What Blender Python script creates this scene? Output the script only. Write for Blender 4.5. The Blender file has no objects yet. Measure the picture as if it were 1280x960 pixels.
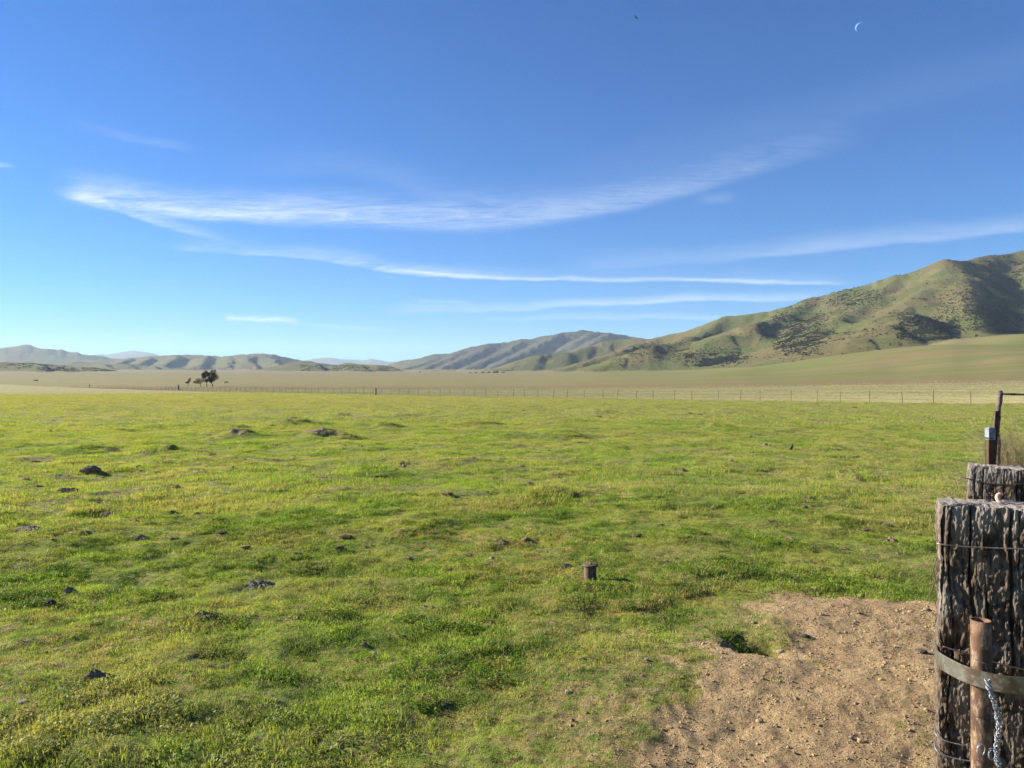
import bpy, math, random
import numpy as np
R = math.radians
random.seed(7)
rng = np.random.default_rng(11)
scene = bpy.context.scene
col = scene.collection
EYE, F, CX, CY, HOR = 1.65, 960.0, 640.0, 480.0, 472.0
PITCH = math.atan((CY - HOR) / F)
SUN_AZ, SUN_EL = -71.0, 22.5      # degrees left of the view direction (+Y), and height

# ------------------------------------------------------------------ helpers
def tag(o, label=None, cat=None, group=None, kind=None):
    if label: o['label'] = label
    if cat: o['category'] = cat
    if group: o['group'] = group
    if kind: o['kind'] = kind
    return o

def empty(name, loc=(0, 0, 0), rz=0.0):
    o = bpy.data.objects.new(name, None); col.objects.link(o)
    o.location = loc; o.rotation_euler = (0, 0, rz); o.empty_display_size = 0.1
    return o

def mesh_np(name, V, Fa, mat=None, smooth=True, attrs=None, parent=None, link=True):
    """V (n,3); Fa: list of arrays (m,3)/(m,4)"""
    me = bpy.data.meshes.new(name)
    V = np.asarray(V, dtype=np.float32)
    if not isinstance(Fa, list): Fa = [Fa]
    Fa = [np.asarray(f, dtype=np.int32) for f in Fa if len(f)]
    me.vertices.add(len(V)); me.vertices.foreach_set('co', V.ravel())
    nl = sum(f.size for f in Fa); npoly = sum(len(f) for f in Fa)
    me.loops.add(nl); me.loops.foreach_set('vertex_index', np.concatenate([f.ravel() for f in Fa]))
    me.polygons.add(npoly)
    tot = np.concatenate([np.full(len(f), f.shape[1], np.int32) for f in Fa])
    st = np.concatenate([[0], np.cumsum(tot)[:-1]]).astype(np.int32)
    me.polygons.foreach_set('loop_start', st)
    me.polygons.foreach_set('loop_total', tot)
    me.polygons.foreach_set('use_smooth', np.full(npoly, smooth, bool))
    me.update(calc_edges=True)
    for k, a in (attrs or {}).items():
        a = np.asarray(a)
        if a.ndim == 2:
            at = me.attributes.new(k, 'FLOAT_VECTOR', 'POINT'); at.data.foreach_set('vector', a.astype(np.float32).ravel())
        elif a.dtype.kind == 'i':
            at = me.attributes.new(k, 'INT', 'POINT'); at.data.foreach_set('value', a.astype(np.int32))
        else:
            at = me.attributes.new(k, 'FLOAT', 'POINT'); at.data.foreach_set('value', a.astype(np.float32))
    if mat: me.materials.append(mat)
    o = bpy.data.objects.new(name, me)
    if link: col.objects.link(o)
    if parent: o.parent = parent
    return o

# ------------------------------------------------------------------ noise
def _hash(ix, iy, seed):
    h = (ix.astype(np.int64) * 374761393 + iy.astype(np.int64) * 668265263 + seed * 974634777) & 0x7fffffff
    h = ((h ^ (h >> 13)) * 1274126177) & 0x7fffffff
    return (h ^ (h >> 16)) & 0xffff

def noise(x, y, seed=0):
    x = np.asarray(x, float); y = np.asarray(y, float)
    ix = np.floor(x); iy = np.floor(y); fx = x - ix; fy = y - iy
    u = fx * fx * fx * (fx * (fx * 6 - 15) + 10); v = fy * fy * fy * (fy * (fy * 6 - 15) + 10)
    def g(dx, dy):
        a = _hash(ix + dx, iy + dy, seed) * (2 * math.pi / 65536)
        return np.cos(a) * (fx - dx) + np.sin(a) * (fy - dy)
    a = g(0, 0); b = g(1, 0); c = g(0, 1); d = g(1, 1)
    return 1.5 * ((a + u * (b - a)) * (1 - v) + (c + u * (d - c)) * v)

def fbm(x, y, octv=4, seed=0, gain=0.5, lac=2.03):
    s = 0; a = 1
    for i in range(octv):
        s = s + a * noise(x, y, seed + i * 17); a *= gain; x = x * lac + 5.3; y = y * lac + 1.7
    return s

def sstep(a, b, x):
    t = np.clip((x - a) / (b - a), 0, 1); return t * t * (3 - 2 * t)

# ------------------------------------------------------------------ terrain
def P(px, py, Y):
    """point on the sight line through a photo pixel, Y metres ahead"""
    e = math.atan((CY - py) / F) - PITCH
    return ((px - CX) / F * Y * (math.cos(e) / math.cos(math.atan((CY - py) / F))) if False else (px - CX) / F * Y, Y, EYE + math.tan(e) * Y)

def G(px, py):
    """where the sight line through a pixel meets the near sloping ground"""
    t = math.tan(PITCH - math.atan((CY - py) / F))
    Y = EYE / (t - 0.012)
    return (px - CX) / F * Y, Y

# wide shape of the valley floor, height at (direction, depth)
BX = np.array([-2500, -400, 0, 320, 640, 800, 960, 1110, 1200, 1280, 1700, 3500], float)
BY = np.array([150, 200, 300, 450, 700, 1000, 1500, 2200, 3500, 6000, 26000], float)
def _row(l): return [EYE - (p - HOR) / F * y for p, y in zip(l, BY)]
_left = [492.0, 490.5, 484.8, 479.8, 476, 473, 469.5, 466.5, 464.0, 462.5, 462]
_c640 = [492.0, 490.5, 485, 480, 476, 472.5, 469, 466.3, 464.0, 462, 461]
_c800 = [492.0, 490, 484.3, 478.2, 473, 468.5, 465.5, 464, 462, 461, 461]
def _const(l, y0=1500):
    r = _row(l); k = list(BY).index(y0)
    return [v if i <= k else r[k] for i, v in enumerate(r)]
BZ = np.array([_row(_left), _row(_left), _row([p - 1.2 if i > 5 else p for i, p in enumerate(_left)]), _row(_left), _row(_c640), _row(_c800),
               _const([491.5, 489, 482.5, 475, 467, 461.5, 459.5] + [0] * 4),
               _const([491, 488, 480.5, 471, 457, 444.5, 443] + [0] * 4),
               _const([490.5, 487.5, 478.5, 467, 448, 430, 424] + [0] * 4),
               _const([490.5, 487, 477, 463, 442, 420, 417] + [0] * 4),
               _const([490, 486, 474, 455, 430, 405, 402] + [0] * 4),
               _const([490, 486, 474, 458, 438, 425, 420] + [0] * 4)])
def cub(t): return t * t * (3 - 2 * t) * 0.6 + t * 0.4
def base_far(x, y):
    yy = np.maximum(y, 1.0)
    u = np.clip(CX + F * x / np.maximum(yy, np.abs(x) * 0.3), BX[0], BX[-1] - 1)
    rr = np.clip(np.where(y > 0, yy, 1), BY[0], BY[-1] - 1)
    i = np.clip(np.searchsorted(BX, u, side='right') - 1, 0, len(BX) - 2)
    j = np.clip(np.searchsorted(BY, rr, side='right') - 1, 0, len(BY) - 2)
    a = cub((u - BX[i]) / (BX[i + 1] - BX[i]))
    b = (np.log(rr) - np.log(BY[j])) / (np.log(BY[j + 1]) - np.log(BY[j]))
    b = (np.exp(b * np.log(BY[j + 1] / BY[j])) - 1) / (BY[j + 1] / BY[j] - 1)
    return (BZ[i, j] * (1 - a) + BZ[i + 1, j] * a) * (1 - b) + (BZ[i, j + 1] * (1 - a) + BZ[i + 1, j + 1] * a) * b

BUMPS = []   # x, y, radius x, radius y, height  (soil mounds, low humps, the pothole)
for (px, py, w, h) in [(370, 531, 52, .30), (402, 549, 85, .28), (480, 535, 34, .22), (300, 549, 60, .22), (300, 540, 36, .2),
                       (255, 548, 60, .16), (107, 563, 60, .2), (200, 565, 60, .2), (700, 547, 60, .2), (785, 546, 26, .16), (748, 518, 50, .3),
                       (915, 517, 70, .3), (900, 537, 40, .2), (600, 532, 60, .2), (505, 521, 50, .2), (424, 521, 26, .25), (640, 548, 60, .15),
                       (1060, 596, 50, .12), (1050, 655, 60, .10), (1035, 510, 60, .22), (500, 660, 90, .09), (470, 590, 60, .1),
                       (740, 740, 90, .03), (560, 760, 160, .05), (200, 820, 160, .05), (560, 880, 130, .04), (1040, 562, 40, .14), (690, 622, 60, .08)]:
    x, y = G(px, py); BUMPS.append((x, y, w / F * y * 0.5, w / F * y * 0.55, h))
PIT = G(944, 812)

DIRT = [(958, 742), (1000, 736), (1060, 738), (1120, 743), (1185, 748), (1300, 760), (1500, 800), (1700, 1000), (1500, 1500), (1200, 1800), (700, 1700), (650, 1100), (768, 965), (812, 915),
        (850, 880), (872, 845), (872, 812), (905, 800), (962, 806), (992, 782), (975, 768), (952, 758)]
DP = np.array([G(*p) for p in DIRT])
def poly_sd(x, y, Pn):
    """signed distance to a polygon, negative inside"""
    d = np.full(x.shape, 1e9); inside = np.zeros(x.shape, bool)
    n = len(Pn)
    for k in range(n):
        ax, ay = Pn[k]; bx, by = Pn[(k + 1) % n]
        ex, ey = bx - ax, by - ay
        t = np.clip(((x - ax) * ex + (y - ay) * ey) / (ex * ex + ey * ey), 0, 1)
        d = np.minimum(d, np.hypot(x - ax - t * ex, y - ay - t * ey))
        c = ((ay > y) != (by > y)) & (x < (bx - ax) * (y - ay) / (by - ay + 1e-12) + ax)
        inside ^= c
    return np.where(inside, -d, d)
def dirt_amount(x, y):
    """0 grass .. 1 bare earth, with a ragged edge and a long worn margin on the left"""
    sd = poly_sd(x, y, DP)
    n = fbm(x * 2.3, y * 2.3, 4, 5)
    core = sstep(0.10, -0.08, sd + 0.20 * n)
    # worn ground: thins out leftward of the bare patch and by the posts
    worn = 0.42 * sstep(1.35, 0.0, sd + 0.45 * fbm(x * 1.3, y * 1.3, 3, 9) + np.clip((y - 5.4) * 1.1, 0, 5))
    wx, wy = G(1130, 700); worn2 = 0.36 * sstep(0.9, 0.2, np.hypot((x - wx) * 1.0, (y - wy) * 0.7) + 0.3 * n)
    return np.clip(np.maximum(np.maximum(core, worn), worn2), 0, 1)

def near_detail(x, y, r):
    z = np.zeros_like(x)
    for (bx, by, rx, ry, h) in BUMPS:
        m = (np.abs(x - bx) < 4 * rx) & (np.abs(y - by) < 4 * ry)
        if m.any():
            q = ((x[m] - bx) / rx) ** 2 + ((y[m] - by) / ry) ** 2
            z[m] += h * np.exp(-q) * (1 + 0.35 * noise(x[m] * 2.2 / max(rx, .4), y[m] * 2.2 / max(rx, .4), 31))
    fade = sstep(220, 60, r)
    z += fade * (0.07 * noise(x / 3.1, y / 2.6, 1) + 0.042 * noise(x / 1.1, y / 1.0, 2)) * sstep(0.2, 3, r)
    fl = np.ones_like(x); mm = r < 12
    if mm.any(): fl[mm] = 1 - .7 * dirt_amount(x[mm], y[mm])
    z += fl * sstep(90, 40, r) * 0.034 * noise(x / .42, y / .40, 3) + sstep(30, 14, r) * (.014 * noise(x / .17, y / .17, 4)) + sstep(9, 6, r) * (.006 * noise(x / .07, y / .07, 6) - .004 * sstep(.3, .65, noise(x / .13, y / .12, 7)) * sstep(-.3, .4, noise(x / .7, y / .6, 9)))
    z += 0.25 * sstep(60, 400, r) * noise(x / 35, y / 30, 8)
    z += sstep(12, 30, r) * sstep(150, 70, r) * (.07 * np.maximum(noise(x / 2.2, y / 3.4, 14), 0) + .05 * np.maximum(fbm(x / .9, y / 1.4, 2, 15), 0))
    return z
def pit(x, y):
    dx, dy = x - PIT[0], y - PIT[1]
    n = 0.10 * noise(x * 6, y * 6, 77)
    d = np.hypot(dx / 0.21, dy / 0.27) + n * 3
    z = -0.13 * sstep(1.0, 0.45, d)
    d2 = np.hypot((dx - 0.26) / 0.5, (dy + 0.02) / 0.35)
    return z - 0.045 * np.exp(-d2 ** 2)

RID = []
def ridge(pts, slope, w=25, right=None):
    pts = [(a, b + (1.3 if 4000 < c < 12000 and a < 450 else 0), c) for a, b, c in pts]
    RID.append((np.array([P(*p) for p in pts]), slope, w, right or slope))
# near mountain on the right: crest, then the spurs that run down from it
ridge([(1900, 330, 2700), (1600, 280, 2700), (1450, 290, 2600), (1340, 303, 2500), (1280, 314, 2500), (1240, 319, 2450), (1205, 325, 2400), (1187, 327, 2300), (1120, 345, 2350),
       (1060, 361, 2400), (1020, 371, 2450), (1000, 378, 2500), (960, 388, 2550), (910, 396, 2600), (890, 404, 2650), (865, 412, 2700), (840, 419, 2750), (812, 426, 2800), (770, 440, 2900), (700, 460, 3000)], .66, 26)
ridge([(1187, 327, 2300), (1203, 340, 2150), (1211, 362, 1950), (1211, 382, 1750), (1222, 405, 1550), (1228, 420, 1400)], .50, 19, .68)
ridge([(1187, 327, 2300), (1172, 348, 2150), (1146, 372, 1980), (1112, 392, 1850), (1078, 410, 1750)], .46, 22, .60)
ridge([(1152, 405, 1760), (1146, 396, 1680), (1137, 392, 1600), (1112, 406, 1500), (1080, 423, 1420), (1034, 452, 1330)], .34, 19, .68)
ridge([(1120, 345, 2350), (1090, 372, 2150), (1050, 398, 1950), (1012, 419, 1800), (988, 433, 1700), (966, 452, 1600)], .42, 22, .58)
ridge([(1020, 371, 2450), (985, 394, 2300), (940, 404, 2150), (912, 419, 2050), (885, 434, 1980), (872, 450, 1900)], .38, 20, .70)
ridge([(1280, 313, 2500), (1290, 335, 2250), (1315, 360, 2000), (1330, 390, 1700), (1345, 410, 1500)], .62, 22)
ridge([(910, 396, 2600), (880, 415, 2450), (852, 425, 2200), (817, 432, 2080), (780, 447, 2000), (742, 462, 1900)], .38, 19, .66)
ridge([(840, 419, 2750), (800, 430, 2650), (770, 440, 2500), (730, 453, 2400), (690, 465, 2300)], .42, 20, .6)
ridge([(820, 424, 3600), (795, 422, 3700), (765, 425, 3700), (738, 434, 3600), (702, 451, 3400), (664, 466, 3200)], .4, 22, .62)
ridge([(738, 434, 3600), (710, 440, 3500), (677, 443, 3450), (655, 452, 3400), (632, 464, 3200)], .34, 20, .62)
# long brown fold of the fan in front of it
ridge([(1120, 449, 820), (1155, 438, 830), (1185, 431, 850), (1235, 433, 850), (1280, 442, 820), (1350, 452, 780)], .16, 40)
# blue mountain in the middle
ridge([(900, 445, 7600), (850, 432, 7500), (812, 425, 7400), (790, 420, 7300), (762, 415, 7200), (745, 414, 7200), (727, 412, 7200), (700, 416, 7100), (660, 423, 7000), (620, 428, 6900), (590, 433, 6800),
       (560, 441, 6700), (545, 443, 6700), (528, 447, 6700), (505, 450, 6900), (480, 458, 7000)], .42, 30)
for a, b, c in [((745, 413), (700, 440), (665, 458)), ((700, 416), (650, 442), (610, 461)), ((660, 423), (615, 446), (580, 462)), ((620, 428), (580, 447), (545, 463)),
                ((590, 433), (555, 450), (520, 463)), ((762, 415), (742, 428), (720, 445)), ((560, 441), (530, 454), (500, 463))]:
    ridge([(*a, 7000), (*b, 6100), (*c, 5200)], .42, 25, .7)
# hills along the left horizon
ridge([(-500, 440, 9500), (-200, 425, 9200), (-60, 433, 9000), (0, 430.5, 9000), (33, 429, 9000), (48, 431.5, 9000), (62, 434, 8900), (85, 436, 8900), (103, 439.5, 8800), (124, 443, 8800), (150, 450, 8800)], .36, 40)
ridge([(-60, 447, 8000), (0, 441, 8200), (40, 440, 8200), (80, 444, 8000), (120, 449, 7800)], .3, 40)
ridge([(120, 448, 7000), (160, 446, 7000), (190, 443.5, 6800), (225, 441, 6700), (260, 442.5, 6600), (287, 443.5, 6500), (304, 441, 6400), (320, 440, 6300), (340, 441, 6200), (352, 445.5, 6200),
       (380, 449, 6300), (402, 451.5, 6400), (440, 457, 6500)], .36, 30)
for a, b in [((225, 442), (205, 455)), ((260, 443), (250, 456)), ((290, 443), (285, 457)), ((304, 441), (318, 456)), ((335, 441), (352, 458)), ((320, 440), (302, 458)), ((380, 449), (372, 459)), ((190, 444), (172, 455)), ((165, 446), (140, 455))]:
    ridge([(*a, 6400), (*b, 5200)], .36, 16, .9)
# low foothills
ridge([(300, 468, 3600), (325, 462, 3600), (350, 457, 3600), (375, 452.5, 3500), (395, 453, 3400), (402, 458, 3200), (408, 463, 3000)], .25, 12, .95)
ridge([(405, 460, 3500), (425, 456, 3400), (440, 453, 3300), (450, 457, 3100), (458, 463, 2950)], .28, 10, .95)
ridge([(440, 455, 3500), (465, 455.5, 3300), (482, 456.5, 3200), (496, 460, 3100), (512, 466, 3000)], .28, 10, .9)
ridge([(512, 466, 3400), (545, 463, 3400), (580, 464, 3300), (615, 463, 3300), (640, 466, 3200)], .2, 20)
ridge([(-120, 450, 2600), (-30, 452, 2600), (20, 452.5, 2600), (55, 454.5, 2550), (80, 457.5, 2500), (100, 463, 2400)], .26, 8, .8)
ridge([(40, 453, 2600), (52, 457, 2400), (62, 462, 2250)], .25, 6, .9)
ridge([(70, 456, 2600), (84, 459, 2450), (90, 463, 2300)], .25, 6, .9)
ridge([(60, 455, 3100), (90, 458, 2900), (115, 459, 2700), (132, 462, 2600), (155, 465.5, 2500)], .26, 8, .9)
ridge([(95, 450, 5200), (130, 453, 5000), (165, 454, 4900), (192, 455, 4800), (200, 463, 4300)], .36, 12, .9)
ridge([(130, 453, 5000), (140, 459, 4500), (152, 464, 4000)], .25, 8, .9)
ridge([(158, 454, 4950), (170, 459, 4500), (182, 464, 4000)], .25, 8, .9)
ridge([(195, 462, 3900), (225, 459.5, 3900), (250, 462, 3800), (265, 466, 3700)], .25, 14)
# farthest blue peaks
ridge([(95, 452, 19000), (118, 442.5, 19000), (132, 439.5, 19000), (148, 442, 19000), (160, 438.5, 19000), (175, 437.8, 19000), (191, 442, 19000), (215, 450, 19000)], .3, 60)
ridge([(355, 455, 19000), (385, 449, 19000), (401, 445.5, 19000), (411, 445.5, 19000), (422, 448.2, 19000), (440, 449, 19000), (455, 450, 19000), (465, 448, 19000), (480, 450, 19000), (500, 450, 19000), (530, 455, 19000)], .3, 60)

def smax(a, b, k):
    h = np.maximum(k - np.abs(a - b), 0) / k
    return np.maximum(a, b) + h * h * k * 0.25

def hill_field(x, y):
    sc = np.clip(y / 2200, .5, 3)
    wx = x + 10 * sc * fbm(x / (170 * 1), y / 170, 3, 41); wy = y + 10 * sc * fbm(x / 170, y / 170, 3, 43)
    H = np.full(x.shape, -1e4)
    for pts, sl, w, slr in RID:
        h = np.full(x.shape, -1e4)
        for k in range(len(pts) - 1):
            a, b = pts[k], pts[k + 1]
            ex, ey = b[0] - a[0], b[1] - a[1]
            t = np.clip(((wx - a[0]) * ex + (wy - a[1]) * ey) / (ex * ex + ey * ey), 0, 1)
            qx = wx - a[0] - t * ex; d = np.hypot(qx, wy - a[1] - t * ey)
            sl_ = sl if slr == sl else sl + (slr - sl) * sstep(-.2, .5, qx / (d + 1e-6))
            w2 = w * 1.4; d = np.sqrt(d * d + w2 * w2) - w2
            h = np.maximum(h, a[2] + t * (b[2] - a[2]) - sl_ * d * (1 - 0.12 * np.tanh(d / 400)))
        H = smax(H, h, 20 if w > 18 else 7)
    return H

def height(x, y):
    x = np.asarray(x, float); y = np.asarray(y, float)
    r = np.hypot(x, y)
    z0 = np.where(r < 1e9, -0.012 * np.clip(y, -300, 150), 0)
    z1 = base_far(x, y)
    t = sstep(120, 210, np.where(y > 0, y, 0))
    z = z0 * (1 - t) + z1 * t
    m = r < 400
    if m.any(): z[m] += near_detail(x[m], y[m], r[m])
    m = r >= 400
    if m.any(): z[m] += 0.25 * noise(x[m] / 35, y[m] / 30, 8) + 1.2 * noise(x[m] / 260, y[m] / 260, 12) * sstep(500, 1200, r[m])
    m = (np.abs(x - PIT[0]) < 2) & (np.abs(y - PIT[1]) < 2)
    if m.any(): z[m] += pit(x[m], y[m])
    hf = np.zeros_like(x)
    m = (r > 550) & (y > 300)
    if m.any():
        xm, ym = x[m], y[m]; zb = z[m]
        H = hill_field(xm, ym)
        rel = np.clip(H - zb, 0, 500)
        steep = np.where(ym > 1290, 1, .12)
        H2 = H - steep * np.minimum(rel * .10, np.where(ym > 4500, 20, 7)) * np.abs(fbm(xm / 210 + .3 * noise(xm / 90, ym / 90, 3), ym / 300, 3, 61)) \
               + steep * np.minimum(rel * .03, 1.6) * fbm(xm / 45, ym / 45, 3, 67)
        zz = smax(zb, H2, 8)
        hf[m] = np.clip((H2 - zb + 2) / 6, 0, 1)
        z[m] = zz
    return z, hf

def gz(x, y):
    return float(height(np.array([x], float), np.array([y], float))[0][0])

def steps(a, b, q):
    n = max(1, int(round(math.log(b / a) / q))); return list(a * (b / a) ** (np.arange(n) / n))
rad = np.array([0.4] + steps(.8, 2.4, .06) + steps(2.4, 30, .0055) + steps(30, 300, .011) + steps(300, 1000, .014) + steps(1000, 4200, .0065) + steps(4200, 10000, .012) + steps(10000, 27000, .03) + [27000])
az = np.radians(np.concatenate([np.arange(-180, -44, 2.0), np.arange(-44, 44, .085), np.arange(44, 180, 2.0)]))
nr, na = len(rad), len(az)
RR, AA = np.meshgrid(rad, az, indexing='ij')
gx = (RR * np.sin(AA)).ravel(); gy = (RR * np.cos(AA)).ravel()
gzv, ghf = height(gx, gy)
# the fence between the near pasture and the open valley
FA = np.array([42.8, 72.0]); FD = np.array([-.68, .733]); FD /= np.hypot(*FD)
side = (gx - FA[0]) * FD[1] - (gy - FA[1]) * FD[0]     # > 0 on the near/right? sign fixed below
s0 = (0 - FA[0]) * FD[1] - (0 - FA[1]) * FD[0]
side = side * (1 if s0 > 0 else -1)
dirtv = np.zeros(len(gx)); m = np.hypot(gx, gy) < 14
dirtv[m] = dirt_amount(gx[m], gy[m])

idx = np.arange(nr * na).reshape(nr, na)
a_ = idx[:-1, :]; b_ = idx[1:, :]
q = np.stack([a_, np.roll(a_, -1, 1), np.roll(b_, -1, 1), b_], -1).reshape(-1, 4)
cent_side = side[q].mean(1); cent_hf = ghf[q].mean(1); cent_d = dirtv[q].mean(1); cent_r = np.hypot(gx, gy)[q].mean(1)
cls = np.where(cent_hf > .5, 2, np.where(cent_side > 0, 0, 1))
cls = np.where((cls == 2) & (cent_r > 14000), 4, cls)
cls = np.where((cls == 2) & (gy[q].mean(1) < 1270), 1, cls)
cls = np.where((cls == 0) & (cent_d > .8) & (cent_r < 12), 3, cls)
V = np.stack([gx, gy, gzv], -1)
inner = q[(np.arange(len(q)) < na)]
def sheet(name, c, mat):
    f = q[cls == c]
    used = np.zeros(len(V), bool); used[f.ravel()] = True
    remap = np.cumsum(used) - 1
    # shared normals across the split: computed once on the whole sheet
    o = mesh_np(name, V[used], remap[f], mat, True, {'dirt': dirtv[used], 'hill': ghf[used]})
    me = o.data
    if NRM is not None: me.normals_split_custom_set_from_vertices(NRM[used])
    return tag(o, kind='structure')
# vertex normals of the whole sheet
fn = np.cross(V[q[:, 2]] - V[q[:, 0]], V[q[:, 1]] - V[q[:, 3]])
fn *= np.sign(fn[:, 2:3] + 1e-12)
NRM = np.zeros_like(V)
for k in range(4): np.add.at(NRM, q[:, k], fn)
NRM /= np.linalg.norm(NRM, axis=1, keepdims=True) + 1e-12

# ------------------------------------------------------------------ materials
class NT:
    def __init__(s, name):
        s.m = bpy.data.materials.new(name); s.m.use_nodes = True
        s.t = s.m.node_tree; s.t.nodes.clear(); s.out = s.n('ShaderNodeOutputMaterial')
    def n(s, ty, **kw):
        nd = s.t.nodes.new(ty)
        for k, v in kw.items():
            if k.startswith('i_'):
                nd.inputs[k[2:].replace('_', ' ')].default_value = v
            else: setattr(nd, k, v)
        return nd
    def l(s, a, b): s.t.links.new(a, b)
    def pos(s, scale=(1, 1, 1), obj=False):
        g = s.n('ShaderNodeTexCoord').outputs['Object'] if obj else s.n('ShaderNodeNewGeometry').outputs['Position']
        mp = s.n('ShaderNodeMapping'); mp.inputs['Scale'].default_value = scale
        s.l(g, mp.inputs['Vector']); return mp.outputs['Vector']
    def noise(s, vec, scale, detail=4, rough=.55, dist=0.0, lo=None, hi=None):
        nd = s.n('ShaderNodeTexNoise'); nd.inputs['Scale'].default_value = scale; nd.inputs['Detail'].default_value = detail
        nd.inputs['Roughness'].default_value = rough; nd.inputs['Distortion'].default_value = dist
        s.l(vec, nd.inputs['Vector'])
        o = nd.outputs['Fac']
        return s.map(o, lo, hi) if lo is not None else o
    def map(s, o, lo, hi, a=0.0, b=1.0):
        mr = s.n('ShaderNodeMapRange'); mr.interpolation_type = 'SMOOTHSTEP'
        for k, v in zip(('From Min', 'From Max', 'To Min', 'To Max'), (lo, hi, a, b)): mr.inputs[k].default_value = v
        s.l(o, mr.inputs['Value']); return mr.outputs['Result']
    def mix(s, f, a, b, mode='MIX'):
        nd = s.n('ShaderNodeMix', data_type='RGBA'); nd.blend_type = mode
        for sock, v in ((nd.inputs[0], f), (nd.inputs[6], a), (nd.inputs[7], b)):
            if hasattr(v, 'is_linked') or hasattr(v, 'links'): s.l(v, sock)
            elif isinstance(v, (int, float)): sock.default_value = v
            else: sock.default_value = (*v, 1)
        return nd.outputs[2]
    def math(s, op, a, b=None, c=None, clamp=False):
        nd = s.n('ShaderNodeMath'); nd.operation = op; nd.use_clamp = clamp
        for i, v in enumerate((a, b, c)):
            if v is None: continue
            if hasattr(v, 'links'): s.l(v, nd.inputs[i])
            else: nd.inputs[i].default_value = v
        return nd.outputs[0]
    def attr(s, name, ty='GEOMETRY'):
        return s.n('ShaderNodeAttribute', attribute_name=name, attribute_type=ty).outputs['Fac']
    def bump(s, h, strength=.5, dist=.02, normal=None):
        b = s.n('ShaderNodeBump'); b.inputs['Strength'].default_value = strength; b.inputs['Distance'].default_value = dist
        s.l(h, b.inputs['Height'])
        if normal is not None: s.l(normal, b.inputs['Normal'])
        return b.outputs['Normal']
    def pbr(s, color, rough=.9, normal=None, metal=0.0, spec=.2):
        p = s.n('ShaderNodeBsdfPrincipled')
        if hasattr(color, 'links'): s.l(color, p.inputs['Base Color'])
        else: p.inputs['Base Color'].default_value = (*color, 1)
        for k, v in (('Roughness', rough), ('Metallic', metal), ('Specular IOR Level', spec)):
            if hasattr(v, 'links'): s.l(v, p.inputs[k])
            else: p.inputs[k].default_value = v
        if normal is not None: s.l(normal, p.inputs['Normal'])
        s.l(p.outputs[0], s.out.inputs['Surface']); return p

SOIL = ((.43, .30, .142), (.30, .20, .098), (.54, .41, .235))
def pasture_color(N, p):
    """colour of the living turf by place: lime green, deep green, straw"""
    a = N.noise(p, .55, 5, .65, .3, .44, .58)
    b = N.noise(p, 1.6, 5, .68, .2, .47, .60)
    c = N.noise(p, .22, 3, .5, .0, .38, .58)
    d = N.noise(p, 7.0, 3, .6, .0, .45, .62)
    k = N.mix(a, (.180, .275, .026), (.300, .375, .045))
    k = N.mix(N.math('MULTIPLY', b, .85), k, (.085, .160, .018))
    k = N.mix(N.math('MULTIPLY', N.math('MULTIPLY', d, c), .85), k, (.46, .34, .13))
    # farther out the turf is shorter and drier
    g = N.n('ShaderNodeSeparateXYZ'); N.l(N.n('ShaderNodeNewGeometry').outputs['Position'], g.inputs[0])
    far = N.map(g.outputs['Y'], 14, 75)
    k = N.mix(N.math('MULTIPLY', far, .55), k, (.33, .315, .100))
    far2 = N.map(N.math('SUBTRACT', g.outputs['Y'], N.math('MULTIPLY', g.outputs['X'], .7)), 22, 135)
    k = N.mix(N.math('MULTIPLY', far2, .92), k, (.320, .280, .120))
    mot = N.noise(N.pos((.9, .5, 1)), .9, 6, .75, .4, .46, .60)
    k = N.mix(N.math('MULTIPLY', N.math('MULTIPLY', mot, far), .55), k, (.105, .125, .045))
    return k

def mat_pasture(name, dirt_only=False):
    N = NT(name); p = N.pos()
    turf = pasture_color(N, p)
    s1 = N.noise(p, 6, 5, .65, .3, .35, .65); s2 = N.noise(p, 34, 4, .7, 0, .40, .62); s3 = N.noise(p, 1.3, 4, .6, .3, .40, .65)
    soil = N.mix(s1, SOIL[0], SOIL[1]); soil = N.mix(N.math('MULTIPLY', s2, .55), soil, SOIL[2]); soil = N.mix(N.math('MULTIPLY', s3, .35), soil, (.29, .185, .10))
    thatch = N.mix(N.noise(p, 16, 4, .7, 0, .4, .62), (.085, .060, .030), (.36, .27, .12))
    under = N.mix(N.noise(p, 24, 4, .7, 0, .38, .58), thatch, N.mix(.25, turf, (.06, .11, .015)))
    g = N.n('ShaderNodeSeparateXYZ'); N.l(N.n('ShaderNodeNewGeometry').outputs['Position'], g.inputs[0])
    near = N.map(g.outputs['Y'], 60, 120)
    under = N.mix(near, under, turf)
    dn = N.math('ADD', N.attr('dirt'), N.math('MULTIPLY', N.math('SUBTRACT', N.noise(p, 9, 5, .65), .5), .9), clamp=True)
    dd = N.map(dn, .30, .62)
    c = N.mix(dd, under, soil)
    h = N.math('ADD', N.math('MULTIPLY', N.noise(p, 26, 6, .7), 1.0), N.math('MULTIPLY', N.noise(p, 80, 4, .7), .45))
    h = N.math('ADD', h, N.math('MULTIPLY', N.noise(p, 2.2, 5, .65), 2.2))
    nb = N.bump(h, 1.0, .05)
    N.pbr(c, .95, nb, spec=.12)
    return N.m

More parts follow.
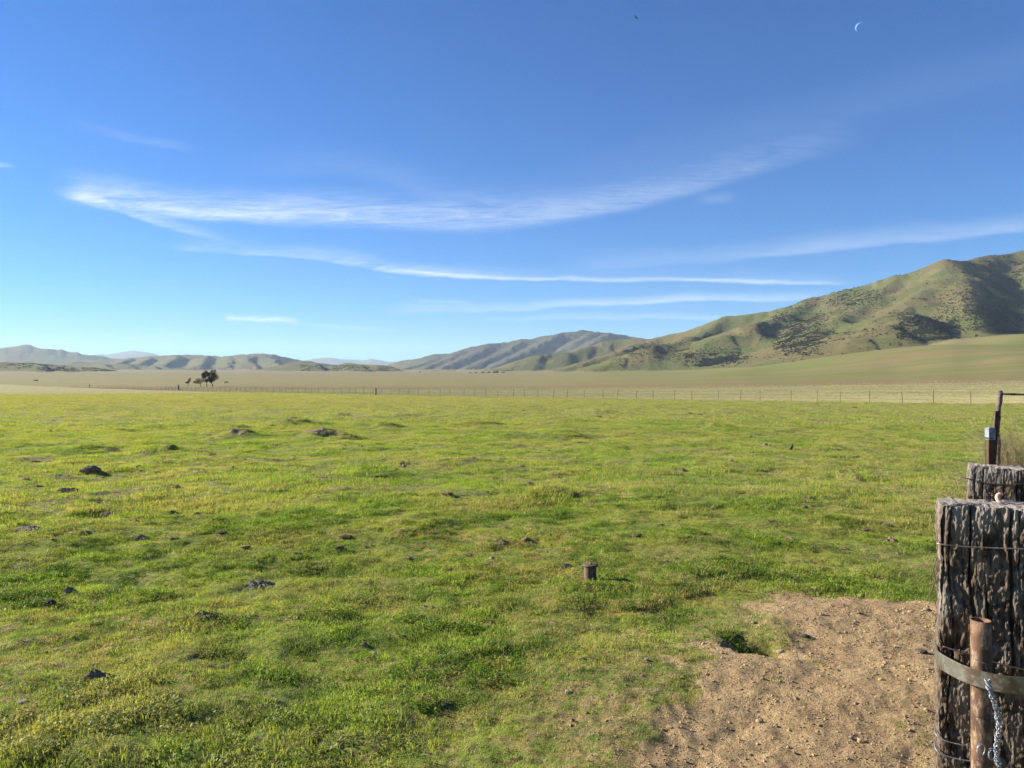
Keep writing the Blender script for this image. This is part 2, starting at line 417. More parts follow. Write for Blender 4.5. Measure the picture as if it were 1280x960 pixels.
def mat_valley():
    N = NT('valley grass'); p = N.pos(); ps = N.pos((.25, 1, 1))
    a = N.noise(N.pos((.012, .03, .02)), 1, 5, .6, .4, .40, .62)
    b = N.noise(ps, .05, 6, .65, .2, .38, .64)
    c = N.mix(a, (.235, .20, .085), (.195, .19, .068))
    c = N.mix(N.math('MULTIPLY', b, .55), c, (.245, .195, .095))
    # pale cut strip along the fence, then a ruddy band
    sep = N.n('ShaderNodeSeparateXYZ'); N.l(N.n('ShaderNodeNewGeometry').outputs['Position'], sep.inputs[0])
    X, Y = sep.outputs['X'], sep.outputs['Y']
    wob = N.math('MULTIPLY', N.math('SUBTRACT', N.noise(N.pos((.01, .01, 0)), 1, 3), .5), 50)
    dl = N.math('ADD', N.math('ADD', N.math('MULTIPLY', X, -.2), Y), wob)
    pale = N.map(dl, 275, 240); ruddy = N.math('MULTIPLY', N.map(dl, 240, 280), N.map(dl, 430, 300))
    c = N.mix(N.math('MULTIPLY', ruddy, .6), c, (.205, .140, .070))
    c = N.mix(N.math('MULTIPLY', pale, .85), c, N.mix(N.map(X, -10, -75), N.mix(b, (.275, .255, .115), (.225, .215, .085)), N.mix(b, (.225, .225, .075), (.185, .20, .062))))
    c = N.mix(N.math('MULTIPLY', N.noise(N.pos((.5, 1.6, 1)), .35, 6, .75, 0, .48, .62), .55), c, (.115, .105, .045))
    far = N.map(Y, 900, 2000)
    c = N.mix(N.math('MULTIPLY', far, .6), c, (.195, .155, .072))
    rt = N.math('MULTIPLY', N.map(X, -40, 200), N.map(dl, 270, 400))
    gg = N.noise(N.pos((.006, .02, .02)), 1, 5, .65, .6, .42, .60)
    c = N.mix(N.math('MULTIPLY', rt, .95), c, N.mix(gg, (.150, .165, .048), (.215, .170, .075)))
    h = N.noise(ps, .8, 6, .75); h2 = N.noise(p, .2, 5, .65)
    nb = N.bump(N.math('ADD', h, N.math('MULTIPLY', h2, 2.0)), .8, .35)
    N.pbr(c, .95, nb, spec=.1); return N.m

def mat_hills(name='hill grass'):
    N = NT(name); p = N.pos()
    a = N.noise(N.pos((1, 1, 1.6)), .0045, 6, .6, .5, .42, .60)
    b = N.noise(p, .016, 6, .68, .4, .44, .62)
    c = N.mix(a, (.104, .120, .036), (.135, .112, .048))
    c = N.mix(N.math('MULTIPLY', b, .45), c, (.19, .150, .070))
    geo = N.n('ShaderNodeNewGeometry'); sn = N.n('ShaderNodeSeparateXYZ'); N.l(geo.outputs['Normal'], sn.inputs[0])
    # scrub tone that also paints deeper shade on slopes facing away from the sun
    shade_side = N.map(sn.outputs['X'], -.02, .36)
    c = N.mix(N.math('MULTIPLY', shade_side, .8), c, (.020, .026, .013))
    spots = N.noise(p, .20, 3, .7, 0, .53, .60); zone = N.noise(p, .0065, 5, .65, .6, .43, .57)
    c = N.mix(N.math('MULTIPLY', N.math('MULTIPLY', spots, N.math('MAXIMUM', zone, shade_side)), .75), c, (.034, .038, .020))
    sp = N.n('ShaderNodeSeparateXYZ'); N.l(geo.outputs['Position'], sp.inputs[0])
    ch = N.math('MULTIPLY', N.map(sp.outputs['Y'], 4700, 5700), N.map(sp.outputs['X'], -1500, -300))
    c = N.mix(N.math('MULTIPLY', ch, .8), c, N.mix(b, (.040, .044, .030), (.105, .088, .062)))
    h = N.math('ADD', N.noise(p, .05, 6, .7), N.math('MULTIPLY', N.noise(p, .25, 4, .7), .35))
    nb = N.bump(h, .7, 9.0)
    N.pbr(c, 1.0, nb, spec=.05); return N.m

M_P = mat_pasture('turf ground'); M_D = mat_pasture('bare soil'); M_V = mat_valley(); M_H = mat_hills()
pasture = sheet('pasture_ground', 0, M_P)
sheet('valley_floor', 1, M_V)
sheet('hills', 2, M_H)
sheet('bare_dirt', 3, M_D)
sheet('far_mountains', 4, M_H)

# ------------------------------------------------------------------ instanced stuff (grass, scrub, gravel)
def scatter(name, pts, rot, scl, idxs, sources, extra=None):
    cl = bpy.data.collections.new(name + '_sources')
    for s in sources: cl.objects.link(s)
    at = {'rot': rot, 'scl': scl, 'idx': idxs.astype(np.int32)}
    if extra: at.update(extra)
    me = bpy.data.meshes.new(name)
    me.vertices.add(len(pts)); me.vertices.foreach_set('co', np.asarray(pts, np.float32).ravel())
    for k, a in at.items():
        if a.ndim == 2: t = me.attributes.new(k, 'FLOAT_VECTOR', 'POINT'); t.data.foreach_set('vector', a.astype(np.float32).ravel())
        elif a.dtype.kind == 'i': t = me.attributes.new(k, 'INT', 'POINT'); t.data.foreach_set('value', a)
        else: t = me.attributes.new(k, 'FLOAT', 'POINT'); t.data.foreach_set('value', a.astype(np.float32))
    o = bpy.data.objects.new(name, me); col.objects.link(o)
    g = bpy.data.node_groups.new(name, 'GeometryNodeTree')
    g.interface.new_socket('Geometry', in_out='INPUT', socket_type='NodeSocketGeometry')
    g.interface.new_socket('Geometry', in_out='OUTPUT', socket_type='NodeSocketGeometry')
    n = g.nodes; gi = n.new('NodeGroupInput'); go = n.new('NodeGroupOutput')
    ci = n.new('GeometryNodeCollectionInfo'); ci.inputs['Collection'].default_value = cl
    ci.inputs['Separate Children'].default_value = True; ci.inputs['Reset Children'].default_value = True
    ip = n.new('GeometryNodeInstanceOnPoints'); ip.inputs['Pick Instance'].default_value = True
    def na_(k, ty):
        a = n.new('GeometryNodeInputNamedAttribute'); a.data_type = ty; a.inputs['Name'].default_value = k; return a.outputs['Attribute']
    g.links.new(gi.outputs[0], ip.inputs['Points']); g.links.new(ci.outputs[0], ip.inputs['Instance'])
    g.links.new(na_('idx', 'INT'), ip.inputs['Instance Index'])
    e2r = n.new('FunctionNodeEulerToRotation'); g.links.new(na_('rot', 'FLOAT_VECTOR'), e2r.inputs[0]); g.links.new(e2r.outputs[0], ip.inputs['Rotation'])
    g.links.new(na_('scl', 'FLOAT'), ip.inputs['Scale'])
    g.links.new(ip.outputs[0], go.inputs[0])
    md = o.modifiers.new('scatter', 'NODES'); md.node_group = g
    return tag(o, kind='stuff')

def mat_blade():
    N = NT('grass blades'); p = N.pos()
    c = pasture_color(N, p)
    bl = N.attr('bl')
    c = N.mix(N.map(bl, .66, 1.0, 0, .65), c, (.46, .40, .16))
    c = N.mix(N.map(bl, .45, 0.0, 0, .8), c, (.040, .095, .012))
    dry = N.attr('dry', 'INSTANCER')
    c = N.mix(N.math('MULTIPLY', dry, .75), c, (.40, .33, .13))
    d = N.n('ShaderNodeBsdfDiffuse'); N.l(c, d.inputs[0])
    t = N.n('ShaderNodeBsdfTranslucent'); N.l(N.mix(1.0, c, (1.42, 1.55, .62), 'MULTIPLY'), t.inputs[0])
    gl = N.n('ShaderNodeBsdfGlossy'); gl.inputs['Roughness'].default_value = .5; gl.inputs[0].default_value = (.9, .95, .9, 1)
    m1 = N.n('ShaderNodeMixShader'); m1.inputs[0].default_value = .42; N.l(d.outputs[0], m1.inputs[1]); N.l(t.outputs[0], m1.inputs[2])
    m2 = N.n('ShaderNodeMixShader'); m2.inputs[0].default_value = .018; N.l(m1.outputs[0], m2.inputs[1]); N.l(gl.outputs[0], m2.inputs[2])
    N.l(m2.outputs[0], N.out.inputs['Surface']); return N.m
M_B = mat_blade()

N = NT('dry grass'); N.pbr(N.mix(N.attr('bl'), (.38, .355, .16), (.52, .47, .25)), .9, spec=.1); M_DRY = N.m
def tuft(name, n, radius, h, w, seed, seg=2, lean=.8):
    r = np.random.default_rng(seed)
    V_, Q_, T_, B_ = [], [], [], []
    for i in range(n):
        rr = radius * math.sqrt(r.random()); th = r.random() * 6.283
        bx, by = rr * math.cos(th), rr * math.sin(th)
        L = h * (.45 + .75 * r.random()); a = r.random() * 6.283
        ln = lean * (.25 + r.random()); dx, dy = math.cos(a), math.sin(a)
        sx, sy = -dy * w * .5 * (.6 + .8 * r.random()), dx * w * .5 * (.6 + .8 * r.random())
        b = len(V_); bl = r.random()
        if seg == 1:
            V_ += [(bx - sx, by - sy, -.01), (bx + sx, by + sy, -.01), (bx + dx * L * ln * .7, by + dy * L * ln * .7, L * (1 - .3 * ln))]
            T_.append((b, b + 1, b + 2)); B_ += [bl] * 3
        else:
            m1 = (bx + dx * L * ln * .25, by + dy * L * ln * .25, L * .55); tp = (bx + dx * L * ln * .8, by + dy * L * ln * .8, L * (1 - .45 * ln * .6))
            V_ += [(bx - sx, by - sy, -.01), (bx + sx, by + sy, -.01), (m1[0] + sx * .85, m1[1] + sy * .85, m1[2]), (m1[0] - sx * .85, m1[1] - sy * .85, m1[2]), tp]
            Q_.append((b, b + 1, b + 2, b + 3)); T_.append((b + 3, b + 2, b + 4)); B_ += [bl] * 5
    fs = ([np.array(Q_)] if Q_ else []) + [np.array(T_)]
    return mesh_np(name, V_, fs, M_B, True, {'bl': np.array(B_)}, link=False)

def clover(name, n, radius, seed):
    """low rosette of small broad leaves"""
    r = np.random.default_rng(seed); V_, Q_, B_ = [], [], []
    for i in range(n):
        rr = radius * math.sqrt(r.random()); th = r.random() * 6.283; s = .0026 + .0034 * r.random()
        c = np.array([rr * math.cos(th), rr * math.sin(th), .004 + .016 * r.random()])
        a = r.random() * 6.283; t = (r.random() - .5) * 1.3; t2 = (r.random() - .5) * 1.3
        u = np.array([math.cos(a), math.sin(a), t]) * s * 1.4; v = np.array([-math.sin(a), math.cos(a), t2]) * s
        b = len(V_); V_ += [tuple(c - u), tuple(c + v * .9), tuple(c + u), tuple(c - v * .9)]
        Q_.append((b, b + 1, b + 2, b + 3)); B_ += [r.random() * .6] * 4
    return mesh_np(name, V_, [np.array(Q_)], M_B, True, {'bl': np.array(B_)}, link=False)

def field_points(r0, r1, dens, amax=40.0, side_only=True):
    """uniform random points in a ring sector, kept on the pasture"""
    A = R(2 * amax) / 2 * (r1 * r1 - r0 * r0); n = int(A * dens)
    r = np.sqrt(rng.random(n) * (r1 * r1 - r0 * r0) + r0 * r0); a = R(amax) * (2 * rng.random(n) - 1)
    x, y = r * np.sin(a), r * np.cos(a)
    sd = ((x - FA[0]) * FD[1] - (y - FA[1]) * FD[0]) * (1 if s0 > 0 else -1)
    k = sd > 0.3
    return x[k], y[k]

def grass_ring(name, r0, r1, dens, srcs, s_lo, s_hi, amax=40.0):
    x, y = field_points(r0, r1, dens, amax)
    d = dirt_amount(x, y) if r0 < 14 else np.zeros_like(x)
    lush = 1.35 * fbm(x * .9, y * .7, 3, 21)                       # clumpy height
    fine = noise(x * 4.2, y * 4.2, 22)
    thin = fbm(x * 1.6, y * 1.6, 3, 23)
    pk = np.clip(1.0 - d * 1.22, 0.0, 1) ** 1.3
    pk = pk * (1 - .75 * sstep(.10, .50, thin))
    pk = pk * (1 - .8 * sstep(.12, .42, noise(x / .16, y / .15, 26))) * (1 - .5 * sstep(.15, .45, noise(x / .5, y / .45, 27)))
    pk = np.maximum(pk, .004)
    rr_ = np.hypot(x, y); pk = pk * sstep(r0 * .9, r0 * 1.12, rr_) * (1 - sstep(r1 * .82, r1, rr_)) if r0 > 3 else pk * (1 - sstep(r1 * .82, r1, rr_))
    bx, by = G(1166, 925); tuftmask = np.exp(-(((x - bx) / .10) ** 2 + ((y - by) / .22) ** 2)); pk = np.maximum(pk, tuftmask * .9)
    px_, py_ = PIT; pk = np.maximum(pk, .8 * np.exp(-(((x - px_ + .12) / .14) ** 2 + ((y - py_ - .12) / .16) ** 2)))
    k = rng.random(len(x)) < pk * sstep(-.2, .5, rr_)
    x, y, d, lush, fine = x[k], y[k], d[k], lush[k], fine[k]
    z, _ = height(x, y)
    s = s_lo + (s_hi - s_lo) * np.clip(.5 + .55 * lush + .45 * fine + .35 * noise(x / .13, y / .13, 28) + .12 * rng.standard_normal(len(x)), 0, 1.0)
    # lush ring round the pipe stub
    sx, sy = G(738, 727); ring = np.exp(-(((x - sx) / .30) ** 2 + ((y - sy) / .30) ** 2)); s *= 1 + .2 * ring; s *= 1 - .5 * np.exp(-(((x - sx - .26) / .22) ** 2 + ((y - sy + .08) / .14) ** 2))
    s *= 1 - .45 * np.clip(d * 1.3, 0, 1)
    rot = np.stack([rng.normal(0, .1, len(x)), rng.normal(0, .1, len(x)), rng.random(len(x)) * 6.283], -1)
    dry = np.clip(.20 + .85 * fbm(x * .7 + 9, y * .7, 3, 24) + .35 * noise(x * 3, y * 3, 25) + d * .25 - .5 * ring, 0, .9)
    return scatter(name, np.stack([x, y, z], -1), rot, s, rng.integers(0, len(srcs), len(x)), srcs, {'dry': dry})

near_src = [tuft('tuft_a%d' % i, 58, .070, .023, .0024, 100 + i, lean=1.15) for i in range(5)] + [clover('tuft_b%d' % i, 95, .068, 130 + i) for i in range(2)] + [tuft('tuft_c0', 40, .06, .030, .0024, 140, lean=.9)]
grass_ring('grass', 2.2, 13, 560, near_src, .30, 1.40, 44)
mid_src = [tuft('tuft_d%d' % i, 120, .15, .034, .0050, 200 + i, seg=1, lean=1.0) for i in range(5)]
grass_ring('grass', 10, 40, 75, mid_src, .4, 1.7, 42)
carpet = [tuft('tuft_u%d' % i, 80, .085, .0085, .0022, 170 + i, seg=1, lean=2.2) for i in range(5)]
x, y = field_points(2.2, 11.5, 330, 44); d = dirt_amount(x, y); k = rng.random(len(x)) < np.clip(1.05 - d * 1.15, .0, 1) * (1 - sstep(9.5, 11.5, np.hypot(x, y)))
x, y = x[k], y[k]; z, _ = height(x, y); n = len(x)
scatter('grass', np.stack([x, y, z + .002], -1), np.stack([rng.normal(0, .12, n), rng.normal(0, .12, n), rng.random(n) * 6.28], -1), rng.uniform(.7, 1.3, n), rng.integers(0, 5, n), carpet,
        {'dry': np.clip(.35 + .9 * noise(x / .6, y / .6, 71) + .5 * noise(x / .12, y / .12, 72), 0, 1)})
tall_src = [tuft('tuft_t%d' % i, 170, .16, .085, .0050, 260 + i, seg=1, lean=.7) for i in range(4)]
def tussocks(r0, r1, dens, s0_, s1_, seed):
    x, y = field_points(r0, r1, dens, 41)
    pk = sstep(.12, .5, fbm(x / 2.6, y / 4.0, 3, seed)) * sstep(-.1, .4, noise(x * 1.3, y * 1.1, seed + 5)); pk[dirt_amount(x, y) > .15] = 0
    k = rng.random(len(x)) < pk; x, y = x[k], y[k]; z, _ = height(x, y); n_ = len(x)
    rot = np.stack([rng.normal(0, .12, n_), rng.normal(0, .12, n_), rng.random(n_) * 6.283], -1)
    return scatter('grass', np.stack([x, y, z], -1), rot, rng.uniform(s0_, s1_, n_), rng.integers(0, 4, n_), tall_src, {'dry': np.clip(rng.normal(-.05, .15, n_), 0, .5)})
DRYS = [tuft('tuft_v%d' % i, 90, .40, .075, .016, 340 + i, seg=1, lean=.7) for i in range(4)]
for o_ in DRYS: o_.data.materials[0] = M_DRY
n = 60000; yy = 75 * (330 / 75) ** rng.random(n); xx = (rng.random(n) * 1480 - 120 - CX) / F * yy
sd = ((xx - FA[0]) * FD[1] - (yy - FA[1]) * FD[0]) * (1 if s0 > 0 else -1); k = sd < -.3; xx, yy = xx[k], yy[k]; zz, _ = height(xx, yy); n = len(xx)
scatter('grass', np.stack([xx, yy, zz], -1), np.stack([rng.normal(0, .1, n), rng.normal(0, .1, n), rng.random(n) * 6.28], -1), rng.uniform(.4, 1.1, n) * (1 + .5 * sstep(0, .6, fbm(xx / 9, yy / 9, 2, 74))), rng.integers(0, 4, n),
        DRYS, {'dry': rng.uniform(.3, 1, n)})
#        [tuft('tuft_v%d' % i, 90, .40, .075, .016, 340 + i, seg=1, lean=.7) for i in range(4)], {'dry': rng.uniform(.3, 1, n)})
tussocks(9, 34, 8, .5, 1.0, 91)
tussocks(30, 120, 2.2, .9, 2.3, 92)
far_src = [tuft('tuft_e%d' % i, 150, .42, .045, .013, 300 + i, seg=1) for i in range(4)]
grass_ring('grass', 32, 200, 5, far_src, .25, 1.7, 40)

# ------------------------------------------------------------------ lumps: soil, dung, stones
def lump(name, seed, sx, sy, sz, rough, mat, sub=3, link=False, flat=.25):
    import bmesh
    bm = bmesh.new(); bmesh.ops.create_icosphere(bm, subdivisions=sub, radius=1)
    r = random.Random(seed); o1, o2 = r.random() * 50, r.random() * 50
    co = np.array([v.co[:] for v in bm.verts])
    n = fbm(co[:, 0] * 1.3 + o1 + co[:, 2] * .7, co[:, 1] * 1.3 + o2 - co[:, 2] * .9, 4, seed)
    n2 = noise(co[:, 0] * 5 + o2, co[:, 1] * 5 + co[:, 2] * 4, seed + 3)
    f = 1 + rough * n + rough * .4 * n2
    co = co * f[:, None]; co[:, 2] = np.where(co[:, 2] < -flat, -flat, co[:, 2])
    co *= (sx, sy, sz)
    for v, c in zip(bm.verts, co): v.co = c
    me = bpy.data.meshes.new(name); bm.to_mesh(me); bm.free()
    me.materials.append(mat)
    for pl in me.polygons: pl.use_smooth = rough < .3
    ob = bpy.data.objects.new(name, me)
    if link: col.objects.link(ob)
    return ob

def mat_soil(name, c1, c2, c3, sc=18):
    N = NT(name); p = N.pos()
    c = N.mix(N.noise(p, sc, 5, .65, .2, .4, .6), c1, c2); c = N.mix(N.math('MULTIPLY', N.noise(p, sc * 4, 4, .7, 0, .5, .68), .7), c, c3)
    N.pbr(c, .95, N.bump(N.noise(p, sc * 3, 6, .75), .8, .012), spec=.15); return N.m
M_CLOD = mat_soil('dark soil', (.235, .16, .10), (.14, .095, .06), (.36, .27, .18))
M_MND = mat_soil('loose soil', (.235, .165, .10), (.15, .10, .065), (.36, .27, .18), 9)
M_GREYM = mat_soil('grey dung', (.22, .18, .135), (.12, .095, .07), (.34, .29, .23), 14)
M_STONE = mat_soil('stone', (.33, .27, .20), (.24, .18, .13), (.50, .43, .34), 30)
M_DSTONE = mat_soil('dark stone', (.06, .055, .052), (.035, .032, .03), (.12, .11, .10), 30)

M_CLAY = mat_soil('clay crumb', (.44, .31, .155), (.33, .225, .11), (.54, .42, .25), 30)
# soil crumbs showing through the turf
x, y = field_points(2.5, 45, 6, 42); k = rng.random(len(x)) < .15 + .85 * sstep(.15, .5, fbm(x / 1.7, y / 1.9, 3, 57)); x, y = x[k], y[k]; z, _ = height(x, y); n = len(x)
cs_ = [lump('soil_bit%d' % i, 450 + i, 1, .8, .55, .45, [M_CLOD, M_MND][i % 2], 2) for i in range(4)]
scatter('gravel', np.stack([x, y, z + .004], -1), np.stack([rng.normal(0, .4, n), rng.normal(0, .4, n), rng.random(n) * 6.28], -1),
        np.clip(0.010 * np.exp(.5 * rng.standard_normal(n)) * (1 + np.hypot(x, y) / 25), .006, .09), rng.integers(0, 4, n), cs_)
# gravel and crumbs over the bare ground
x, y = field_points(2.2, 9.5, 2800, 44)
d = dirt_amount(x, y); k = rng.random(len(x)) < np.clip(d * 1.3 - .35, 0.012, .9) * (.35 + .65 * sstep(-.3, .4, fbm(x * 1.4, y * 1.4, 3, 51)))
x, y = x[k], y[k]; z, _ = height(x, y); n = len(x)
gs = [lump('crumb%d' % i, 400 + i, 1, .8, .6, .38, [M_CLAY, M_CLAY, M_STONE, M_CLAY, M_MND, M_CLAY, M_CLAY, M_CLAY][i], 2) for i in range(8)]
scatter('gravel', np.stack([x, y, z + .001], -1), np.stack([rng.normal(0, .4, n), rng.normal(0, .4, n), rng.random(n) * 6.28], -1),
        np.clip(.0029 * np.exp(.6 * rng.standard_normal(n)), .002, .026), rng.integers(0, 8, n), gs)

LUMPS = {}
def heap(name, x, y, rx, ry, h, seed, mat):
    """loose soil thrown up in a ragged low heap that follows the ground"""
    nr_, na_2 = 16, 56
    t = np.concatenate([[0.02], np.linspace(.07, 1, nr_)]); a = np.linspace(0, 2 * math.pi, na_2, endpoint=False)
    T, A = np.meshgrid(t, a, indexing='ij'); T, A = T.ravel(), A.ravel()
    rag = 1 + .38 * noise(np.cos(A) * 1.7 + seed, np.sin(A) * 1.7, seed) + .22 * noise(np.cos(A) * 6, np.sin(A) * 6 + seed, seed + 1)
    lx, ly = T * rx * rag * np.cos(A), T * ry * rag * np.sin(A)
    sc = 1 / max(min(rx, ry), .05)
    body = (1 - T ** 2.2) * (.55 + .75 * noise(lx * sc * 1.3 + seed, ly * sc * 1.6, seed + 2)) + .55 * np.abs(noise(lx * sc * 3.5, ly * sc * 4.2 + seed, seed + 3)) * (1.05 - T) + .22 * noise(lx * sc * 9, ly * sc * 9, seed + 4) * (1 - T ** 4)
    g, _ = height(x + lx, y + ly); g0 = gz(x, y)
    z = g - g0 + h * body + .02 * (1 - T) - .035 * (T > .97) * (1 + 2 * h)
    ii = np.arange((nr_ + 1) * na_2).reshape(nr_ + 1, na_2)
    Q = np.stack([ii[:-1], ii[1:], np.roll(ii[1:], -1, 1), np.roll(ii[:-1], -1, 1)], -1).reshape(-1, 4)
    ob = mesh_np(name, np.stack([lx, ly, z], -1), [Q, ], mat, False); ob.location = (x, y, g0); return ob
def place_lump(name, px, py, wpx, kind='clod', hr=.35, label=None, cat=None, group=None, asp=.6, lift=0.0):
    x, y = G(px, py); w = wpx / F * y
    mt = {'clod': M_CLOD, 'mound': M_MND, 'dung': M_GREYM, 'stone': M_STONE, 'dstone': M_DSTONE}[kind]
    if kind in ('mound', 'dung'):
        ob = heap(name, x, y, w / 2, w / 2 * max(asp, .45) * 1.25, max(w * hr * .42 * (.38 if w > .9 else .8), .025), 500 + len(LUMPS) * 7, mt)
        LUMPS[(px, py)] = ob; return tag(ob, label, cat, group)
    key = (kind, random.randrange(4))
    rough = {'clod': .42, 'mound': .5, 'dung': .5, 'stone': .22, 'dstone': .2}[kind]
    ob = lump(name, 500 + len(LUMPS) * 3, w / 2, w / 2 * asp, w / 2 * hr * .8 * (.5 if kind == 'mound' and w > .9 else 1), rough, mt, 4 if w > .07 else 3, True)
    LUMPS[(px, py)] = ob
    ob.location = (x, y, gz(x, y) + lift); ob.rotation_euler = (0, 0, random.uniform(-.5, .5))
    tag(ob, label, cat, group)
    return ob
big = [
 (113.5, 593, 22, 'clod', .62, 'tall dark brown soil clod sticking up from the grass, left part of pasture', .6),
 (72, 598, 28, 'mound', .22, 'flat dark soil streak just left of the tall clod', .8),
 (85, 620, 22, 'clod', .34, 'dark oval soil heap below the flat streak at left', .6),
 (137, 641, 22, 'clod', .34, 'dark crumbly soil heap right of the dark oval heap', .6),
 (215, 640, 22, 'mound', .36, 'ragged dark soil heap beside a bright green tussock', .6),
 (213, 613, 22, 'clod', .30, 'low brown soil heap above the ragged heap by a tussock', .6),
 (300, 549, 34, 'mound', .18, 'bare brown soil patch on the low hump, nearer of two', .9),
 (300, 539, 32, 'mound', .16, 'bare brown soil patch on the low hump, farther of two', .9),
 (370, 530, 48, 'mound', .20, 'widest far brown soil mound, rounded, on a hump', .9),
 (405, 549, 60, 'mound', .16, 'long dark soil mound with a reddish right end', .8),
 (107, 562, 20, 'mound', .2, 'brown soil patch at the right end of a dark grassy strip', .9),
 (41, 664, 58, 'dung', .12, 'long thin grey dung streak near the left edge', .35),
 (9, 684, 22, 'mound', .30, 'dark soil heap cut by the left edge of view', .6),
 (176, 674, 22, 'mound', .34, 'dark curved soil clod with a bright right tip', .45),
 (104, 673, 13, 'clod', .5, 'small round dark clod between grey streak and curved clod', .7),
 (326, 723, 38, 'dung', .28, 'big pale grey dung mound, the palest lump in the pasture', .55),
 (84, 737, 18, 'dung', .3, 'small grey dung lump above the dark stone', .7),
 (61, 754, 16, 'dstone', .75, 'smooth dark angular stone lying in the grass', .7),
 (27, 890, 16, 'stone', .45, 'flat pale stone in the grass near bottom left', .6),
 (122, 860, 44, 'mound', .16, 'wide broken dark dung patch in the near grass at left', .6),
 (255, 779, 34, 'mound', .16, 'low crumbly brown soil patch in the near grass', .5),
 (341, 628, 16, 'clod', .4, 'solitary dark soil clod left of centre in the pasture', .6),
 (406, 598, 20, 'clod', .25, 'flat blackish soil clod with a smaller one on its left', .5),
 (504, 583, 14, 'clod', .4, 'small black clod at the foot of a far green tussock', .6),
 (432, 673, 16, 'clod', .4, 'black soil clod below a big grassy hump', .6),
 (626, 680, 24, 'mound', .36, 'reddish brown soil heap, left of a pair in mid pasture', .6),
 (661, 677, 22, 'mound', .40, 'reddish brown soil heap, right of a pair in mid pasture', .6),
 (711, 706, 24, 'dung', .40, 'grey brown soil heap just left of the pipe stub', .7),
 (634, 660, 18, 'dung', .3, 'greyish low heap behind the reddish pair', .6),
 (851, 588, 20, 'mound', .4, 'slanting dark log-like soil clod right of centre', .5),
 (649, 583, 16, 'clod', .3, 'small black clod near the middle of the far pasture', .6),
 (1012, 626, 16, 'mound', .28, 'low brown clod in dry grass, right half of pasture', .6),
 (1114, 676, 20, 'mound', .25, 'thin dark soil clod near the thick post', .5),
 (1084, 662, 10, 'clod', .5, 'small reddish brown clod above the thin dark one', .6),
]
for (px, py, w, k, h, lab, asp) in big:
    nm = {'clod': 'soil_clod', 'mound': 'soil_mound', 'dung': 'dung_heap', 'stone': 'stone', 'dstone': 'stone'}[k]
    ct = {'clod': 'soil clod', 'mound': 'soil mound', 'dung': 'dung', 'stone': 'stone', 'dstone': 'stone'}[k]
    place_lump(nm, px, py, w, k, h, lab, ct, 'lumps of soil and dung in the pasture' if 'stone' not in k else 'stones in the grass', asp, lift=.012 if w / F * G(px, py)[1] < .3 else .03)
small = [(252, 590, 10), (196, 591, 7), (265, 568, 10), (66, 683, 9), (217, 676, 12), (276, 671, 12), (390, 594, 7), (476, 596, 14), (590, 632, 8), (559, 623, 14), (554, 604, 11), (590, 578, 12),
         (457, 681, 8), (562, 711, 11), (946, 588, 6), (662, 607, 11), (987, 675, 13), (1056, 684, 9), (1109, 656, 12), (300, 693, 9), (345, 645, 7), (722, 602, 9), (840, 612, 7), (1068, 512, 8), (971, 553, 8),
         (158, 624, 7), (44, 576, 10), (60, 578, 9), (500, 642, 8), (110, 640, 7), (445, 782, 10), (1100, 620, 7)]
rs = random.Random(21)
for k in range(75):
    py = 512 + 190 * rs.random() ** 1.25; px = rs.random() ** 1.25 * 1120 + 8
    if all(abs(px - b[0]) > 26 or abs(py - b[1]) > 9 for b in big) and not (abs(px - 738) < 40 and py > 690): small.append((px, py, (4 + 7 * rs.random()) * (.7 + (py - 512) / 300)))
for (px, py, w) in small:
    place_lump('soil_clod', px, py, w, 'clod', .42, 'small dark soil clod, one of many scattered over the pasture', 'soil clod', 'small scattered soil clods', .65, lift=.012)
sts = [(1160, 760, 9, 'rounded brown stone on the dirt close to the thick post', .8), (1008, 796, 11, 'dark lump of earth on the dirt right of the pothole', .6), (977, 814, 11, 'pale stone at the right rim of the pothole', .8),
       (1018, 733, 15, 'pale flat stone on the grassy far rim of the dirt', .4), (1156, 818, 12, 'narrow dark stone lying right of the dirt patch', .4), (943, 781, 6, 'small white stone in grass above the pothole', .7),
       (809, 838, 8, 'small pale stone in thin grass left of the dirt', .6), (727, 833, 8, 'grey pebble in worn grass between stub and bottom edge', .6), (1066, 922, 7, 'white pebble on the dirt near the bottom edge', .6),
       (36, 936, 5, 'small white pebble near the bottom left corner', .6), (467, 816, 8, 'tiny grey stone in green grass left of centre', .6)]
for (px, py, w, lab, h) in sts:
    place_lump('stone', px, py, w, 'dstone' if 'dark' in lab else 'stone', h, lab, 'stone', 'stones on dirt and grass', .7, lift=.006)

# ------------------------------------------------------------------ scrub on the slopes
def bush_src(i, mat):
    r = np.random.default_rng(700 + i); Vs, Ts = [], []
    for k in range(70):
        d = r.normal(size=3); d /= np.linalg.norm(d); rr = .55 + .45 * r.random()
        c = d * rr * (1, 1, .6); c[2] = abs(c[2]) + .05
        u = r.normal(size=3); u /= np.linalg.norm(u); v = np.cross(u, d); v /= np.linalg.norm(v) + 1e-6; s = .22 + .2 * r.random()
        b = len(Vs); Vs += [c + u * s, c - u * s * .5 + v * s, c - u * s * .5 - v * s]; Ts.append((b, b + 1, b + 2))
    return mesh_np('bush%d' % i, np.array(Vs), [np.array(Ts)], mat, False, link=False)
N = NT('scrub leaves'); ob = N.n('ShaderNodeObjectInfo')
N.pbr(N.mix(ob.outputs['Random'], (.016, .021, .011), (.042, .042, .022)), .95, spec=.1); M_SCRUB = N.m
n = 330000
yy = 1250 * (3300 / 1250) ** rng.random(n); uu = rng.random(n) * 760 + 600; xx = (uu - CX) / F * yy
zz, hh = height(xx, yy)
e = 6.0; zx, _ = height(xx + e, yy); zy, _ = height(xx, yy + e)
nx_ = -(zx - zz) / e; ny_ = -(zy - zz) / e
